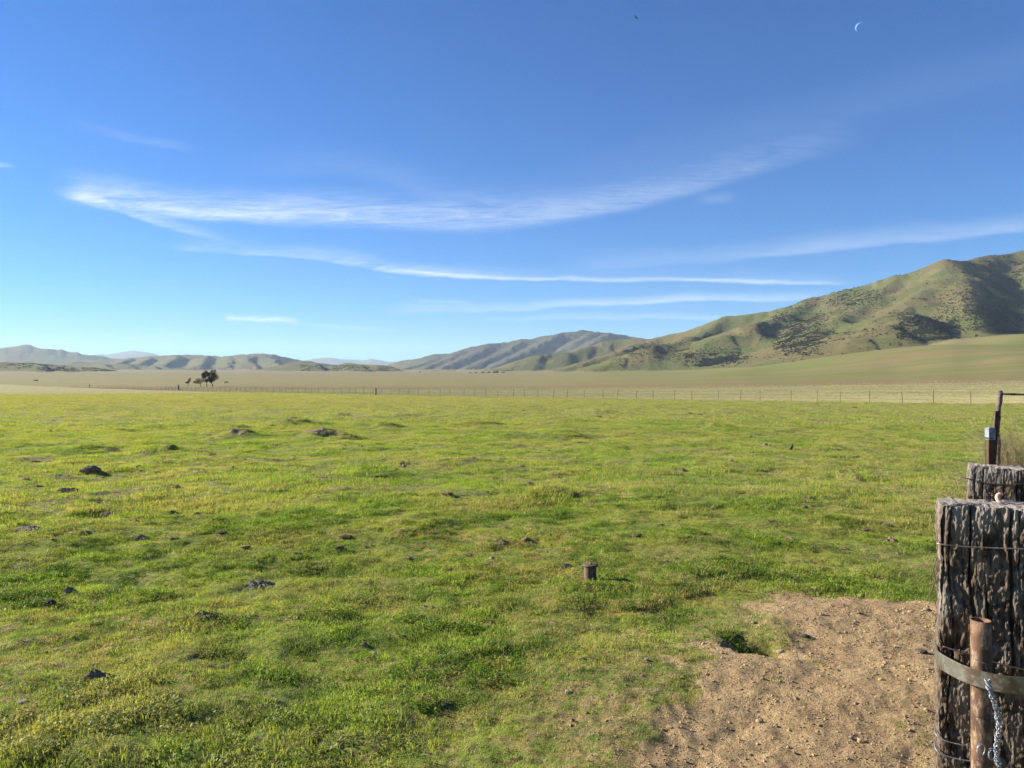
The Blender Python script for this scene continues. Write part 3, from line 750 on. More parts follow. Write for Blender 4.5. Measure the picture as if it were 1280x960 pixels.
zone = sstep(-.12, .20, fbm(xx / 150, yy / 150 + zz / 60, 4, 81)); shade_side = sstep(.0, .42, nx_)
pr = np.clip(.18 * zone * sstep(-.5, .1, nx_) + .9 * shade_side + .015, 0, 1) * (hh > .6) * (.4 + .6 * sstep(-.3, .2, noise(xx / 30, yy / 30, 83)))
pu, pv_ = CX + F * xx / yy, HOR - F * (zz - EYE) / yy
for (a, b, ra_, rb_, wt_) in [(1062, 376, 48, 15, .45), (1000, 408, 32, 36, .9), (1242, 372, 46, 60, .8), (1165, 412, 34, 17, .9), (892, 449, 40, 13, .9), (1195, 385, 25, 30, .5), (838, 442, 30, 10, .6), (800, 435, 35, 12, .4)]:
    pr = np.maximum(pr, wt_ * np.exp(-(((pu - a) / ra_) ** 2 + ((pv_ - b) / rb_) ** 2) ** 2) * (.55 + .45 * zone) * (hh > .6))  # extra scrub thickened over the dark folds, partly in place of their shade
pr *= sstep(2, 25, zz - base_far(xx, yy))
k = rng.random(n) < pr * .75
xx, yy, zz = xx[k], yy[k], zz[k]; n = len(xx)
scatter('scrub', np.stack([xx, yy, zz - .2], -1), np.stack([np.zeros(n), np.zeros(n), rng.random(n) * 6.28], -1), np.clip(1.25 * np.exp(.38 * rng.standard_normal(n)), .6, 3.2),
        rng.integers(0, 4, n), [bush_src(i, M_SCRUB) for i in range(4)])

# low brush added to darken scarps and hill flanks where shade should fall
bxs, bys = [], []
for (a, b, ra_, rb_, y0_, y1_, cnt) in [(388, 461, 18, 5, 2900, 3450, 1500), (434, 461.5, 20, 5, 2900, 3400, 1500), (478, 462, 24, 4, 2900, 3400, 1500), (66, 459.5, 20, 4, 2200, 2580, 1500), (20, 457, 24, 3.5, 2200, 2580, 500), (124, 462.5, 22, 3, 2500, 2950, 1200), (160, 459, 32, 4.5, 4050, 4900, 1800),
                                        (560, 465, 60, 1.5, 3000, 3400, 500), (1160, 411, 40, 15, 1380, 1760, 8500), (1246, 372, 44, 46, 1650, 2400, 15000), (994, 418, 28, 26, 1650, 2400, 7000), (890, 450, 34, 8, 1800, 2300, 4500), (1060, 372, 40, 10, 1900, 2400, 2200), (815, 440, 30, 7, 1900, 2700, 1500), (640, 465, 30, 2, 2900, 3300, 400)]:
    cnt = int(cnt * .3); m_ = cnt * 14; Yc = y0_ + (y1_ - y0_) * rng.random(m_); u_ = a + ra_ * rng.normal(0, .6, m_); Xc = (u_ - CX) / F * Yc
    Zc, hc = height(Xc, Yc); v_ = HOR - F * (Zc - EYE) / Yc; nz = fbm(Xc / 60, Yc / 60, 3, 95)
    kk = np.where((np.abs(v_ - b) < rb_) & (np.abs(u_ - a) < ra_) & (hc > .4) & (nz > -.15))[0][:cnt]; bxs.append(np.stack([Xc[kk], Yc[kk], Zc[kk]], -1))
bb = np.vstack(bxs); n = len(bb)
scatter('scrub', bb - [0, 0, .3], np.stack([np.zeros(n), np.zeros(n), rng.random(n) * 6.28], -1), np.clip(1.7 * np.exp(.3 * rng.standard_normal(n)), 1.2, 5), rng.integers(0, 4, n), [bush_src(i, M_SCRUB) for i in range(4)])

# ------------------------------------------------------------------ tubes and solids
def tube(pts, rads, n=8, cap=True):
    pts = np.array(pts, float); m = len(pts)
    if np.isscalar(rads): rads = [rads] * m
    T = np.gradient(pts, axis=0); T /= np.linalg.norm(T, axis=1, keepdims=True) + 1e-12
    up = np.array([0, 0, 1.]) if abs(T[0][2]) < .9 else np.array([1., 0, 0])
    u = np.cross(T[0], up); u /= np.linalg.norm(u); Vs = []
    for i in range(m):
        u = u - T[i] * np.dot(u, T[i]); u /= np.linalg.norm(u); v = np.cross(T[i], u)
        for k in range(n):
            a = 2 * math.pi * k / n; Vs.append(pts[i] + rads[i] * (math.cos(a) * u + math.sin(a) * v))
    Q = [(i * n + k, i * n + (k + 1) % n, (i + 1) * n + (k + 1) % n, (i + 1) * n + k) for i in range(m - 1) for k in range(n)]
    Tt = []
    if cap:
        for i, s in ((0, -1), (m - 1, 1)):
            c = len(Vs); Vs.append(pts[i])
            for k in range(n):
                a, b = i * n + k, i * n + (k + 1) % n
                Tt.append((c, b, a) if s < 0 else (c, a, b))
    return np.array(Vs), Q, Tt
class MB:
    def __init__(s): s.V = np.zeros((0, 3)); s.Q = []; s.T = []
    def add(s, V, Q=(), T=()):
        b = len(s.V); s.V = np.vstack([s.V, np.asarray(V, float)])
        s.Q += [tuple(i + b for i in f) for f in Q]; s.T += [tuple(i + b for i in f) for f in T]; return s
    def tube(s, pts, r, n=8, cap=True): return s.add(*tube(pts, r, n, cap))
    def build(s, name, mat, parent=None, smooth=True, off=(0, 0, 0)):
        fs = []
        if s.Q: fs.append(np.array(s.Q))
        if s.T: fs.append(np.array(s.T))
        return mesh_np(name, s.V - np.array(off), fs, mat, smooth, parent=parent)

def noise3(x, y, z, seed): return (noise(x + z * .73, y - z * .61, seed) + noise(y + x * .37 + 31, z + x * .21, seed + 1)) * .7

def mat_wood():
    N = NT('weathered timber'); p = N.pos((1, 1, .16), obj=True); q_ = N.pos((1, 1, 1), obj=True)
    a = N.noise(p, 34, 6, .7, .5, .40, .60); b = N.noise(p, 90, 4, .7, .2, .42, .62); c_ = N.noise(N.pos((1, 1, .35), obj=True), 16, 5, .65, .5, .44, .60)
    pv = N.attr('crack'); tp = N.attr('worn')
    c = N.mix(a, (.034, .020, .011), (.125, .074, .038))
    c = N.mix(N.math('MULTIPLY', c_, .7), c, (.185, .148, .108))
    c = N.mix(N.math('MULTIPLY', b, .5), c, (.30, .245, .185))
    c = N.mix(N.noise(N.pos((1, 1, .55), obj=True), 24, 6, .75, .5, .49, .60), c, (.030, .019, .011))
    c = N.mix(N.math('MULTIPLY', N.noise(N.pos((1, 1, .3), obj=True), 9, 5, .7, .6, .50, .64), .7), c, (.33, .29, .235))
    c = N.mix(N.math('MULTIPLY', tp, .75), c, (.36, .325, .28))
    c = N.mix(N.math('MULTIPLY', pv, .8), c, (.022, .015, .010))
    h = N.math('ADD', N.noise(p, 60, 6, .75, .3), N.math('MULTIPLY', N.noise(N.pos((1, 1, .3), obj=True), 150, 5, .7), .6))
    N.pbr(c, .85, N.bump(h, 1.0, .012), spec=.25); return N.m
M_WOOD = mat_wood()

def timber(name, w, d, h, seed, res=.0032, rough=1.0):
    """squared timber with splits, decay hollows and frayed top; front is -Y, origin at the foot"""
    r = np.random.default_rng(seed)
    rr = .012
    per = []
    nx, ny = int(w / res), int(d / (res * 2))
    for i in range(nx): per.append((-w / 2 + w * i / nx, -d / 2, 0, -1))
    for i in range(ny): per.append((w / 2, -d / 2 + d * i / ny, 1, 0))
    nx2 = nx // 3
    for i in range(nx2): per.append((w / 2 - w * i / nx2, d / 2, 0, 1))
    for i in range(ny): per.append((-w / 2, d / 2 - d * i / ny, -1, 0))
    per = np.array(per); n = len(per); S = np.arange(n)
    z = np.concatenate([np.linspace(-.2, h * .15, 12)[:-1], np.linspace(h * .15, h, int(h * .85 / (res * 1.5)))])
    m = len(z)
    X = np.repeat(per[None, :, 0], m, 0); Y = np.repeat(per[None, :, 1], m, 0); Z = np.repeat(z[:, None], n, 1)
    # round the corners, with a wobble along the height
    cr = .010 + .006 * noise(Z * 6, X * 0 + seed, seed)
    k = np.maximum(np.abs(X) - (w / 2 - cr), 0); k2 = np.maximum(np.abs(Y) - (d / 2 - cr), 0)
    both = (k > 0) & (k2 > 0)
    dd = np.hypot(k, k2); f = np.where(both & (dd > cr), cr / np.maximum(dd, 1e-6), 1)
    X = np.where(both, np.sign(X) * (w / 2 - cr + k * f), X); Y = np.where(both, np.sign(Y) * (d / 2 - cr + k2 * f), Y)
    # outward direction
    nx_ = per[None, :, 2] + X * 0; ny_ = per[None, :, 3] + X * 0
    al = np.where(np.abs(nx_) > .5, Y, X)         # coordinate across the face
    face = (nx_ * 3 + ny_ * 7)
    wob = .012 * noise(Z * 2.2, al * 0 + face * 3, seed + 1)
    al2 = al + wob
    fib = .0012 * noise(al2 * 170 + face, Z * 14, seed + 2) + .0013 * noise(al2 * 70 + face, Z * 5, seed + 3) + .0035 * noise(al2 * 10 + face, Z * 3, seed + 4) + .0024 * (np.abs(noise(al2 * 34 + face, Z * 1.8, seed + 21)) - .3) \
        + .0034 * noise(al2 * 42, Z * 24, seed + 22) + .0022 * noise(al2 * 120, Z * 75, seed + 23)
    crack = np.zeros_like(X)
    for j in range(int(8 * w / .3) + 2):
        c0 = (r.random() - .5) * w * .95; wd = .0018 + .0045 * r.random() ** 2; z0 = h * (1.02 - r.random() * .15) if j % 3 else h * r.random(); ln = .2 + .7 * r.random()
        cz = sstep(z0 - ln, z0 - ln + .12, Z) * sstep(z0 + .12, z0, Z) if j % 3 == 0 else sstep(h - ln, h - ln + .2, Z)
        cc = c0 + .010 * noise(Z * 4 + j, Z * 0 + j, seed + 5)
        wd2 = wd * (.5 + .8 * np.abs(noise(Z * 9 + j, Z * 0, seed)))
        crack = np.maximum(crack, cz * np.exp(-((al2 - cc) / wd2) ** 2))
    hollow = sstep(.10, .5, noise(al2 * 15 + face * 2, Z * 8, seed + 6) + .45 * noise(al2 * 60, Z * 32, seed + 7))
    chips = np.abs(noise(al2 * 85 + 4, Z * 16, seed + 8)) * .006 + .003 * noise(al2 * 160, Z * 60, seed + 9)
    off = rough * (fib - crack * .018 - hollow * .011 + chips * (.5 + hollow)) - .003
    # frayed top edge
    top = sstep(h - .035, h, Z)
    off -= top * .003 * (1 + noise(al * 40, Z * 0 + face, seed + 10))
    X = X + nx_ * off; Y = Y + ny_ * off
    Zt = Z + top * (.010 * noise(al * 22 + face, Z * 0, seed + 11) - .028 * np.maximum(crack, 0))
    Vm = np.stack([X, Y, Zt], -1).reshape(-1, 3)
    ii = np.arange(m * n).reshape(m, n)
    Q = np.stack([ii[:-1], np.roll(ii[:-1], -1, 1), np.roll(ii[1:], -1, 1), ii[1:]], -1).reshape(-1, 4)
    # top: concentric rings to the middle
    Vs = [Vm]; Qs = [Q]; last = ii[-1]; base = len(Vm); ring0 = Vm[last]
    cen = np.array([0, 0, h])
    cr_all = [crack.ravel()]; K = 14
    for j in range(1, K + 1):
        t = j / K; ring = ring0 * (1 - t) + cen * t * [1, 1, 0] ; ring = ring0.copy(); ring[:, :2] *= (1 - t)
        gr = fbm(ring[:, 0] * 60, ring[:, 1] * 12, 3, seed + 12)
        ring[:, 2] = ring0[:, 2] * (1 - min(1, t * 2)) + (h + .002) * min(1, t * 2) + .004 * gr
        Vs.append(ring); ids = base + np.arange(n)
        Qs.append(np.stack([last, np.roll(last, -1), np.roll(ids, -1), ids], -1)); last = ids; base += n
        cr_all.append(np.clip(sstep(.25, .6, gr), 0, 1) * .6)
    Vall = np.vstack(Vs); worn = np.zeros(len(Vall)); worn[len(Vm):] = 1; 
    zf = Vall[:, 2]; worn = np.maximum(worn, .55 * sstep(h - .12, h, zf) + .25 * sstep(.0, .6, noise(Vall[:, 0] * 18, zf * 2.2, seed + 13)))
    crk = np.maximum(np.concatenate(cr_all), np.concatenate([hollow.ravel() * .55, np.zeros(n * K)]))
    return mesh_np(name, Vall, [np.vstack(Qs)], M_WOOD, False, {'crack': crk, 'worn': worn})

PH = R(23.6)
ex = np.array([math.cos(PH), -math.sin(PH)]); ey = np.array([math.sin(PH), math.cos(PH)])   # post axes: right, away
def mat_metal(name, c1, c2, c3, rough=.5, metal=.6, sc=20, stretch=1):
    N = NT(name); p = N.pos((1, 1, stretch), obj=True)
    c = N.mix(N.noise(p, sc, 5, .65, .2, .42, .60), c1, c2); f = N.noise(p, sc * 3.5, 5, .7, 0, .48, .66); c = N.mix(N.math('MULTIPLY', f, .8), c, c3)
    N.pbr(c, rough, N.bump(N.noise(p, sc * 8, 5, .7), .35, .002), metal, .5); return N.m
M_RUST = mat_metal('rusty pipe', (.165, .088, .045), (.075, .038, .024), (.36, .28, .18), .72, .2, 13, .5)
M_BAND = mat_metal('steel band', (.24, .225, .185), (.17, .13, .095), (.36, .35, .30), .38, .75, 14, 1)
M_GALV = mat_metal('galvanised wire', (.27, .29, .32), (.15, .165, .185), (.42, .45, .48), .5, .6, 60)
M_WIRE = mat_metal('old wire', (.30, .27, .23), (.17, .12, .085), (.48, .46, .42), .45, .8, 60)
M_DWIRE = mat_metal('dark wire', (.10, .08, .065), (.06, .045, .035), (.18, .14, .11), .6, .5, 60)

# thick foreground post: its near left top corner stands on the sight line of (1176,632)
c0 = np.array(P(1176, 631, 2.5)); W1, D1 = .31, .175
pc = c0[:2] + ex * W1 / 2 + ey * D1 / 2
g1 = gz(*pc); H1 = c0[2] - g1
post1 = timber('timber_post', W1, D1, H1, 3, rough=.85)
post1.location = (pc[0], pc[1], g1); post1.rotation_euler = (0, 0, -PH)
tag(post1, 'thick weathered timber post with deep cracks, standing nearest, banded to a rusty pipe', 'fence post', 'squared timber fence posts')
def L1(u, v, z):     # post-1 frame: u right, v away from its front face, z above ground datum 0
    q2 = pc + ex * u + ey * (v - D1 / 2); return np.array([q2[0], q2[1], z])
# second post
c2 = np.array(P(1206, 583, 3.75)); W2, D2 = .245, .16
PH2 = R(27); ex2 = np.array([math.cos(PH2), -math.sin(PH2)]); ey2 = np.array([math.sin(PH2), math.cos(PH2)])
pc2 = c2[:2] + ex2 * W2 / 2 + ey2 * D2 / 2; g2 = gz(*pc2); H2 = c2[2] - g2
post2 = timber('timber_post', W2, D2, H2, 8, .003, .55)
post2.location = (pc2[0], pc2[1], g2); post2.rotation_euler = (R(.6), R(.8), -PH2)
tag(post2, 'grey splintered timber post rising behind the thick nearest post, wire round its top', 'fence post', 'squared timber fence posts')

# rusty upright pipe against post 1
def ring_solid(cx, cy, z0, z1, ro, ri, n=40, seg=24):
    mb = MB(); zs = np.linspace(z0, z1, seg); a = np.linspace(0, 2 * math.pi, n, endpoint=False)
    o = np.array([[cx + ro * math.cos(t), cy + ro * math.sin(t), z] for z in zs for t in a]); i_ = np.array([[cx + ri * math.cos(t), cy + ri * math.sin(t), z] for z in (z1, z1 - .25) for t in a])
    Q = [(k * n + j, k * n + (j + 1) % n, (k + 1) * n + (j + 1) % n, (k + 1) * n + j) for k in range(seg - 1) for j in range(n)]
    mb.add(np.vstack([o, i_]), Q + [((seg - 1) * n + j, (seg - 1) * n + (j + 1) % n, seg * n + (j + 1) % n, seg * n + j) for j in range(n)] + [(seg * n + j, seg * n + (j + 1) % n, (seg + 1) * n + (j + 1) % n, (seg + 1) * n + j) for j in range(n)])
    return mb
pp = P(1232, 776, 2.395); pr_ = .0295
pm = ring_solid(0, 0, 0, pp[2] - gz(pp[0], pp[1]) + .1, pr_, pr_ - .004)
pipe = pm.build('rusty_pipe', M_RUST); pipe.location = (pp[0], pp[1], gz(pp[0], pp[1]) - .1); pipe.rotation_euler = (R(-.5), R(-.3), 0)
tag(pipe, 'rusty open-topped steel pipe standing against the thick post inside the steel band', 'pipe')

# flat steel band: a horizontal hoop from the post's left side round the front of the pipe
bz = P(1176, 826, 2.47)[2]
key = [L1(-W1 / 2 - .004, .10, 0), L1(-W1 / 2 - .005, .03, 0), L1(-W1 / 2 - .003, -.012, 0), L1(-W1 / 2 + .03, -.075, 0), L1(-.085, -.122, 0), L1(-.035, -.148, 0),
       L1(.02, -.155, 0), L1(.08, -.135, 0), L1(.14, -.085, 0), L1(W1 / 2 + .004, -.02, 0), L1(W1 / 2 + .005, .08, 0)]
def cr_spline(K, n=8):
    K = [np.array(k, float) for k in K]; K = [2 * K[0] - K[1]] + K + [2 * K[-1] - K[-2]]; out = []
    for i in range(1, len(K) - 2):
        for t in np.arange(n) / n:
            out.append(.5 * ((2 * K[i]) + (-K[i - 1] + K[i + 1]) * t + (2 * K[i - 1] - 5 * K[i] + 4 * K[i + 1] - K[i + 2]) * t * t + (-K[i - 1] + 3 * K[i] - 3 * K[i + 1] + K[i + 2]) * t ** 3))
    out.append(K[-2]); return np.array(out)
bp = cr_spline(key, 10); hh_, th_ = .026, .0045
T_ = np.gradient(bp, axis=0); T_ /= np.linalg.norm(T_, axis=1, keepdims=True); Nn = np.stack([-T_[:, 1], T_[:, 0], T_[:, 2] * 0], -1)
prof = [(-th_ / 2, -hh_ + .001), (-th_ / 2 + .001, -hh_), (th_ / 2 - .001, -hh_), (th_ / 2, -hh_ + .001), (th_ / 2, hh_ - .001), (th_ / 2 - .001, hh_), (-th_ / 2 + .001, hh_), (-th_ / 2, hh_ - .001)]
Vb = []; nb_ = len(prof)
for i in range(len(bp)):
    dz = -.006 * math.sin(math.pi * i / len(bp))
    for a, b in prof: Vb.append([bp[i][0] + Nn[i][0] * a, bp[i][1] + Nn[i][1] * a, bz + b + dz])
Qb = [(i * nb_ + k, i * nb_ + (k + 1) % nb_, (i + 1) * nb_ + (k + 1) % nb_, (i + 1) * nb_ + k) for i in range(len(bp) - 1) for k in range(nb_)]
mb = MB(); mb.add(Vb, Qb + [tuple(range(4))[::-1], (0, 3, 4, 7), (4, 5, 6, 7)] + [tuple((len(bp) - 1) * nb_ + k for k in f) for f in ((0, 1, 2, 3), (0, 3, 4, 7), (4, 5, 6, 7))])
o = bp[0].copy(); o[2] = bz
band = mb.build('steel_band', M_BAND, off=o, smooth=False); band.location = o
tag(band, 'flat grey steel band hooped round the thick post and the front of the rusty pipe', 'metal band')

def wire(name, pts, r, mat, lab, cat='wire', group=None, n=6, sp=8, parent=None):
    p_ = cr_spline(pts, sp); mb = MB().tube(p_, r, n); o = p_[0].copy(); ob = mb.build(name, mat, off=o); ob.location = o
    if lab: tag(ob, lab, cat, group)
    return ob
# wires stapled over the face of post 1
def zat(py, Y=2.42): return P(1200, py, Y)[2]
z1 = zat(686)
wire('fence_wire', [L1(-W1 / 2 - .006, .12, z1 + .004), L1(-W1 / 2 - .006, .03, z1), L1(-W1 / 2 - .002, -.006, z1 - .001), L1(-.09, -.009, z1 - .003), L1(0, -.008, z1), L1(.08, -.009, z1 + .004), L1(W1 / 2 + .003, -.005, z1 + .006), L1(W1 / 2 + .006, .1, z1)], .0024, M_WIRE,
     'old grey wire stapled level across the upper face of the thick post', 'wire', 'wires on the posts')
z2 = zat(826)
wb = wire('barbed_wire', [L1(-W1 / 2 + .01, -.004, z2 + .02), L1(-.1, -.012, z2 + .012), L1(-.05, -.012, z2 + .004), L1(.02, -.015, z2 - .012), L1(.09, -.014, z2 - .02), L1(W1 / 2, -.012, z2 - .026)], .0026, M_DWIRE,
     'dark barbed wire running behind the rusty pipe across the thick post', 'wire', 'wires on the posts')
z3 = zat(950)
for k, (zz_, lab) in enumerate([(zat(938), 'thin bright wire round the left foot of the thick post, upper of two'), (zat(957), 'bent bright wire round the left foot of the thick post, lower of two')]):
    wire('fence_wire', [L1(-W1 / 2 - .008, .06, zz_ + .012), L1(-W1 / 2 - .010, .0, zz_ + .014), L1(-W1 / 2 + .005, -.012, zz_ + .004), L1(-.11, -.014, zz_ - .002), L1(-.07 + .01 * k, -.012, zz_ - .003)], .0022, M_GALV, lab, 'wire', 'wires on the posts')
# loose wire hanging in a curve left of post 1
wire('loose_wire', [P(1176, 690, 2.6), P(1171, 700, 2.6), P(1168, 712, 2.6), P(1170, 724, 2.6), P(1166, 738, 2.6), P(1160, 748, 2.6)], .0013, M_DWIRE, 'thin loose wire drooping in a curve beside the left edge of the thick post')
wire('loose_wire', [P(1180, 688, 2.62), P(1168, 686, 2.62), P(1160, 687, 2.62), P(1152, 688, 2.62)], .0011, M_WIRE, 'short pale wire end sticking out left of the thick post')
# bright twisted wire hanging down the pipe
ctr = cr_spline([P(1237, 850, 2.235), P(1240, 862, 2.225), P(1245, 878, 2.235), P(1249, 893, 2.25), P(1252, 908, 2.255), P(1250, 925, 2.26), P(1249, 945, 2.265), P(1252, 965, 2.27), P(1250, 990, 2.28)], 16)
tw = empty('twisted_wire', ctr[0]); tag(tw, 'bright galvanised wire twisted like a rope, hanging from the steel band beside the pipe', 'wire')
m_ = len(ctr)
for k in range(3):
    ph = k * 2.09; pts = [ctr[i] + .0064 * (1 + .35 * math.sin(i * .5 + k)) * np.array([math.cos(i * .42 + ph), math.sin(i * .42 + ph) * .9, .25 * math.cos(i * .3)]) for i in range(m_)]
    MB().tube(pts, .0024, 6).build('strand', M_GALV, tw, off=ctr[0])
for (a, b, c, r_) in [((1226, 930), (1232, 945), 2.24, .012), ((1240, 936), (1246, 950), 2.24, .011)]:
    cc = np.array(P((a[0] + b[0]) / 2, (a[1] + b[1]) / 2, c)); pts = [cc + r_ * np.array([math.cos(t) * 1.1, .35 * math.sin(t * 1.3), 1.5 * math.sin(t)]) for t in np.linspace(0, 11, 60)]
    MB().tube(pts, .0018, 6).build('wire_loop', M_GALV, tw, off=ctr[0])
# barb knots where the twist meets band and wires round the pipe
def around(zc, tilt, r=.0335, a0=-2.9, a1=.2): return [(pp[0] + r * math.cos(t), pp[1] + r * math.sin(t), zc + tilt * math.cos(t)) for t in np.linspace(a0, a1, 14)]
for zc, ti, lab in [(zat(842, 2.3), -.012, 'thin wire tied round the rusty pipe just above the steel band'), (zat(872, 2.3), .003, 'pale wire wrapped round the pipe just under the steel band'), (zat(917, 2.3), -.016, 'dark slanting wire wrapped low round the rusty pipe')]:
    wire('tie_wire', around(zc, ti), .0018, M_WIRE if 'pale' in lab else M_DWIRE, lab, 'wire', 'wires tied round the pipe', sp=2)

# wire and stub twigs on post 2
def L2(u, v, z): q2 = pc2 + ex2 * u + ey2 * (v - D2 / 2); return np.array([q2[0], q2[1], z])
za = P(1210, 599, 3.72)[2]; zb = P(1268, 602, 3.68)[2]
wire('barbed_wire', [L2(-W2 / 2 - .03, .05, za + .05), L2(-W2 / 2 - .012, -.012, za + .012), L2(-W2 / 2 + .04, -.014, za - .004), L2(0, -.012, zb - .012), L2(W2 / 2, -.012, zb - .004), L2(W2 / 2 + .04, .03, zb - .012)], .0022, M_DWIRE,
     'dark wire bound round the top of the grey splintered post', 'wire', 'wires on the posts')
wire('loose_wire', [L2(-W2 / 2 - .01, -.01, za), L2(-W2 / 2 - .035, -.01, za - .02), L2(-W2 / 2 - .03, -.01, za - .05), L2(-W2 / 2 - .05, -.01, za - .08), L2(-W2 / 2 - .055, -.01, za - .13)], .0016, M_DWIRE,
     'thin dark wire end dangling left of the grey splintered post')

# pinkish curled scrap on top of post 1
N = NT('pink plastic'); N.pbr(N.mix(N.noise(N.pos(obj=True), 40, 4, .6, 0, .4, .6), (.80, .36, .25), (.88, .60, .46)), .5, spec=.4); M_PINK = N.m
cs = np.array(P(1254, 621, 2.51))
def flat_tube(pts, ra, rb, n=10):
    V_, Q_, T_2 = tube(pts, 1.0, n); return V_, Q_, T_2
sp_ = [cs + np.array([.012 * math.cos(t) * (1 - .04 * t) - .004, .006 * math.sin(t * .7), .012 * math.sin(t) + .006]) for t in np.linspace(.9, 5.6, 26)]
sp_ += [cs + np.array([.004 + .022 * k, -.002, -.006 + .004 * k * k]) for k in np.linspace(.1, 1, 8)]
mb = MB().tube(sp_, [.0035 + .0035 * math.sin(math.pi * i / (len(sp_) - 1)) for i in range(len(sp_))], 10)
clip = mb.build('plastic_scrap', M_PINK, off=cs); ztop = c0[2] + .002
clip.location = (cs[0], cs[1], ztop + .013); tag(clip, 'small curled pale pink scrap lying on top of the thick post', 'scrap')

# pipe post with pale cap
cp = np.array(P(1238, 535, 7.6)); gp = gz(cp[0], cp[1])
cpost = empty('capped_post', (cp[0], cp[1], gp)); tag(cpost, 'dark red steel fence post with a pale sleeve on its top, behind the splintered post', 'fence post')
N = NT('red painted steel'); N.pbr(N.mix(N.noise(N.pos(obj=True), 14, 4, .6, 0, .4, .6), (.055, .016, .012), (.09, .032, .022)), .6, spec=.3); M_RED = N.m
N = NT('pale sleeve'); N.pbr(N.mix(N.noise(N.pos(obj=True), 20, 4, .6, 0, .4, .6), (.23, .25, .28), (.15, .165, .18)), .55, spec=.3); M_SLV = N.m
def ibeam(h, w, z0=0):
    t = w * .16; pr2 = [(-w / 2, -w / 2), (w / 2, -w / 2), (w / 2, -w / 2 + t), (t / 2, -w / 2 + t), (t / 2, w / 2), (-t / 2, w / 2), (-t / 2, -w / 2 + t), (-w / 2, -w / 2 + t)]
    zs = [z0, h]; V_ = [(a, b, z) for z in zs for a, b in pr2]; n8 = 8
    Q_ = [(k, (k + 1) % n8, (k + 1) % n8 + n8, k + n8) for k in range(n8)]
    return V_, Q_ + [(8, 9, 10, 15), (11, 12, 13, 14), (0, 7, 2, 1)], [(10, 11, 14), (10, 14, 15)]
mb = MB(); mb.add(*ibeam(cp[2] - gp - .03, .062, -.2)); mb.build('steel_stake', M_RED, cpost, smooth=False)
hs = cp[2] - gp; sw = .033
mb = MB(); box8 = lambda x0, x1, y0, y1, z0, z1: ([(x0, y0, z0), (x1, y0, z0), (x1, y1, z0), (x0, y1, z0), (x0, y0, z1), (x1, y0, z1), (x1, y1, z1), (x0, y1, z1)], [(0, 3, 2, 1), (4, 5, 6, 7), (0, 1, 5, 4), (1, 2, 6, 5), (2, 3, 7, 6), (3, 0, 4, 7)])
mb.add(*box8(-sw, sw, -sw, sw, hs - .115, hs)); mb.add(*box8(-sw * .7, sw * .7, -sw * .7, sw * .7, hs, hs + .006)); mb.build('sleeve', M_SLV, cpost, smooth=False)
MB().tube([(sw + .006, 0, hs - .10), (0, -sw - .006, hs - .10), (-sw - .02, -.01, hs - .098)], .006, 6).build('wire_tie', M_DWIRE, cpost)

# leaning wooden corner post with rail
ct = np.array(P(1249.5, 489, 12.5)); cb = np.array(P(1243, 610, 11.9)); cb[2] = gz(cb[0], cb[1]) - .1
def rough_pole(a, b, r0, r1, seed, n=14, m=46):
    pts = [a + (b - a) * t + np.array([.012 * math.sin(t * 9 + seed), .01 * math.cos(t * 7), 0]) for t in np.linspace(0, 1, m)]
    V_, Q_, T_2 = tube(pts, list(np.linspace(r0, r1, m) * (1 + .12 * np.sin(np.linspace(0, 30, m) + seed))), n)
    k = noise(V_[:, 0] * 40 + V_[:, 1] * 30, V_[:, 2] * 6, seed); c_ = np.repeat(np.array(pts), n, 0); V_[:len(c_)] += (V_[:len(c_)] - c_) * (.22 * k[:len(c_), None])
    return V_, Q_, T_2
cpw = empty('leaning_post', (cb[0], cb[1], cb[2])); tag(cpw, 'leaning rough wooden post with dry weeds, farthest of the right fence line', 'fence post')
mb = MB(); mb.add(*rough_pole(cb, ct, .052, .040, 5)); o_ = mb.build('pole', M_WOOD, cpw, off=cb)
st = np.array(P(1246, 522, 11.8)); sb = st.copy(); sb[2] = gz(st[0], st[1]) - .1; sb[0] -= .08
MB().add(*ibeam(1.0, .062)).build('steel_stake', M_RED, cpw, smooth=False)
k_ = cpw.children[-1]; k_.location = (sb[0] - cb[0], sb[1] - cb[1], 0.1); k_.rotation_euler = (0, R(3.5), 0); k_.scale = (1, 1, (st[2] - sb[2]))
ra = np.array(P(1250, 492.5, 12.4)); rb = np.array(P(1345, 495, 12.9))
mb = MB(); mb.add(*rough_pole(ra, rb, .017, .016, 9, 10, 30)); rail = mb.build('fence_rail', M_WOOD, off=ra); rail.location = ra
tag(rail, 'thin level wooden rail running right from the top of the leaning post', 'fence rail')
ep = np.array(P(1345, 490, 12.9)); eb = ep.copy(); eb[2] = gz(ep[0], ep[1]) - .1
mb = MB(); mb.add(*rough_pole(eb, ep, .07, .06, 12)); e_ = mb.build('brace_post', M_WOOD, off=eb); e_.location = eb
tag(e_, 'rough wooden post holding the far end of the thin rail', 'fence post')

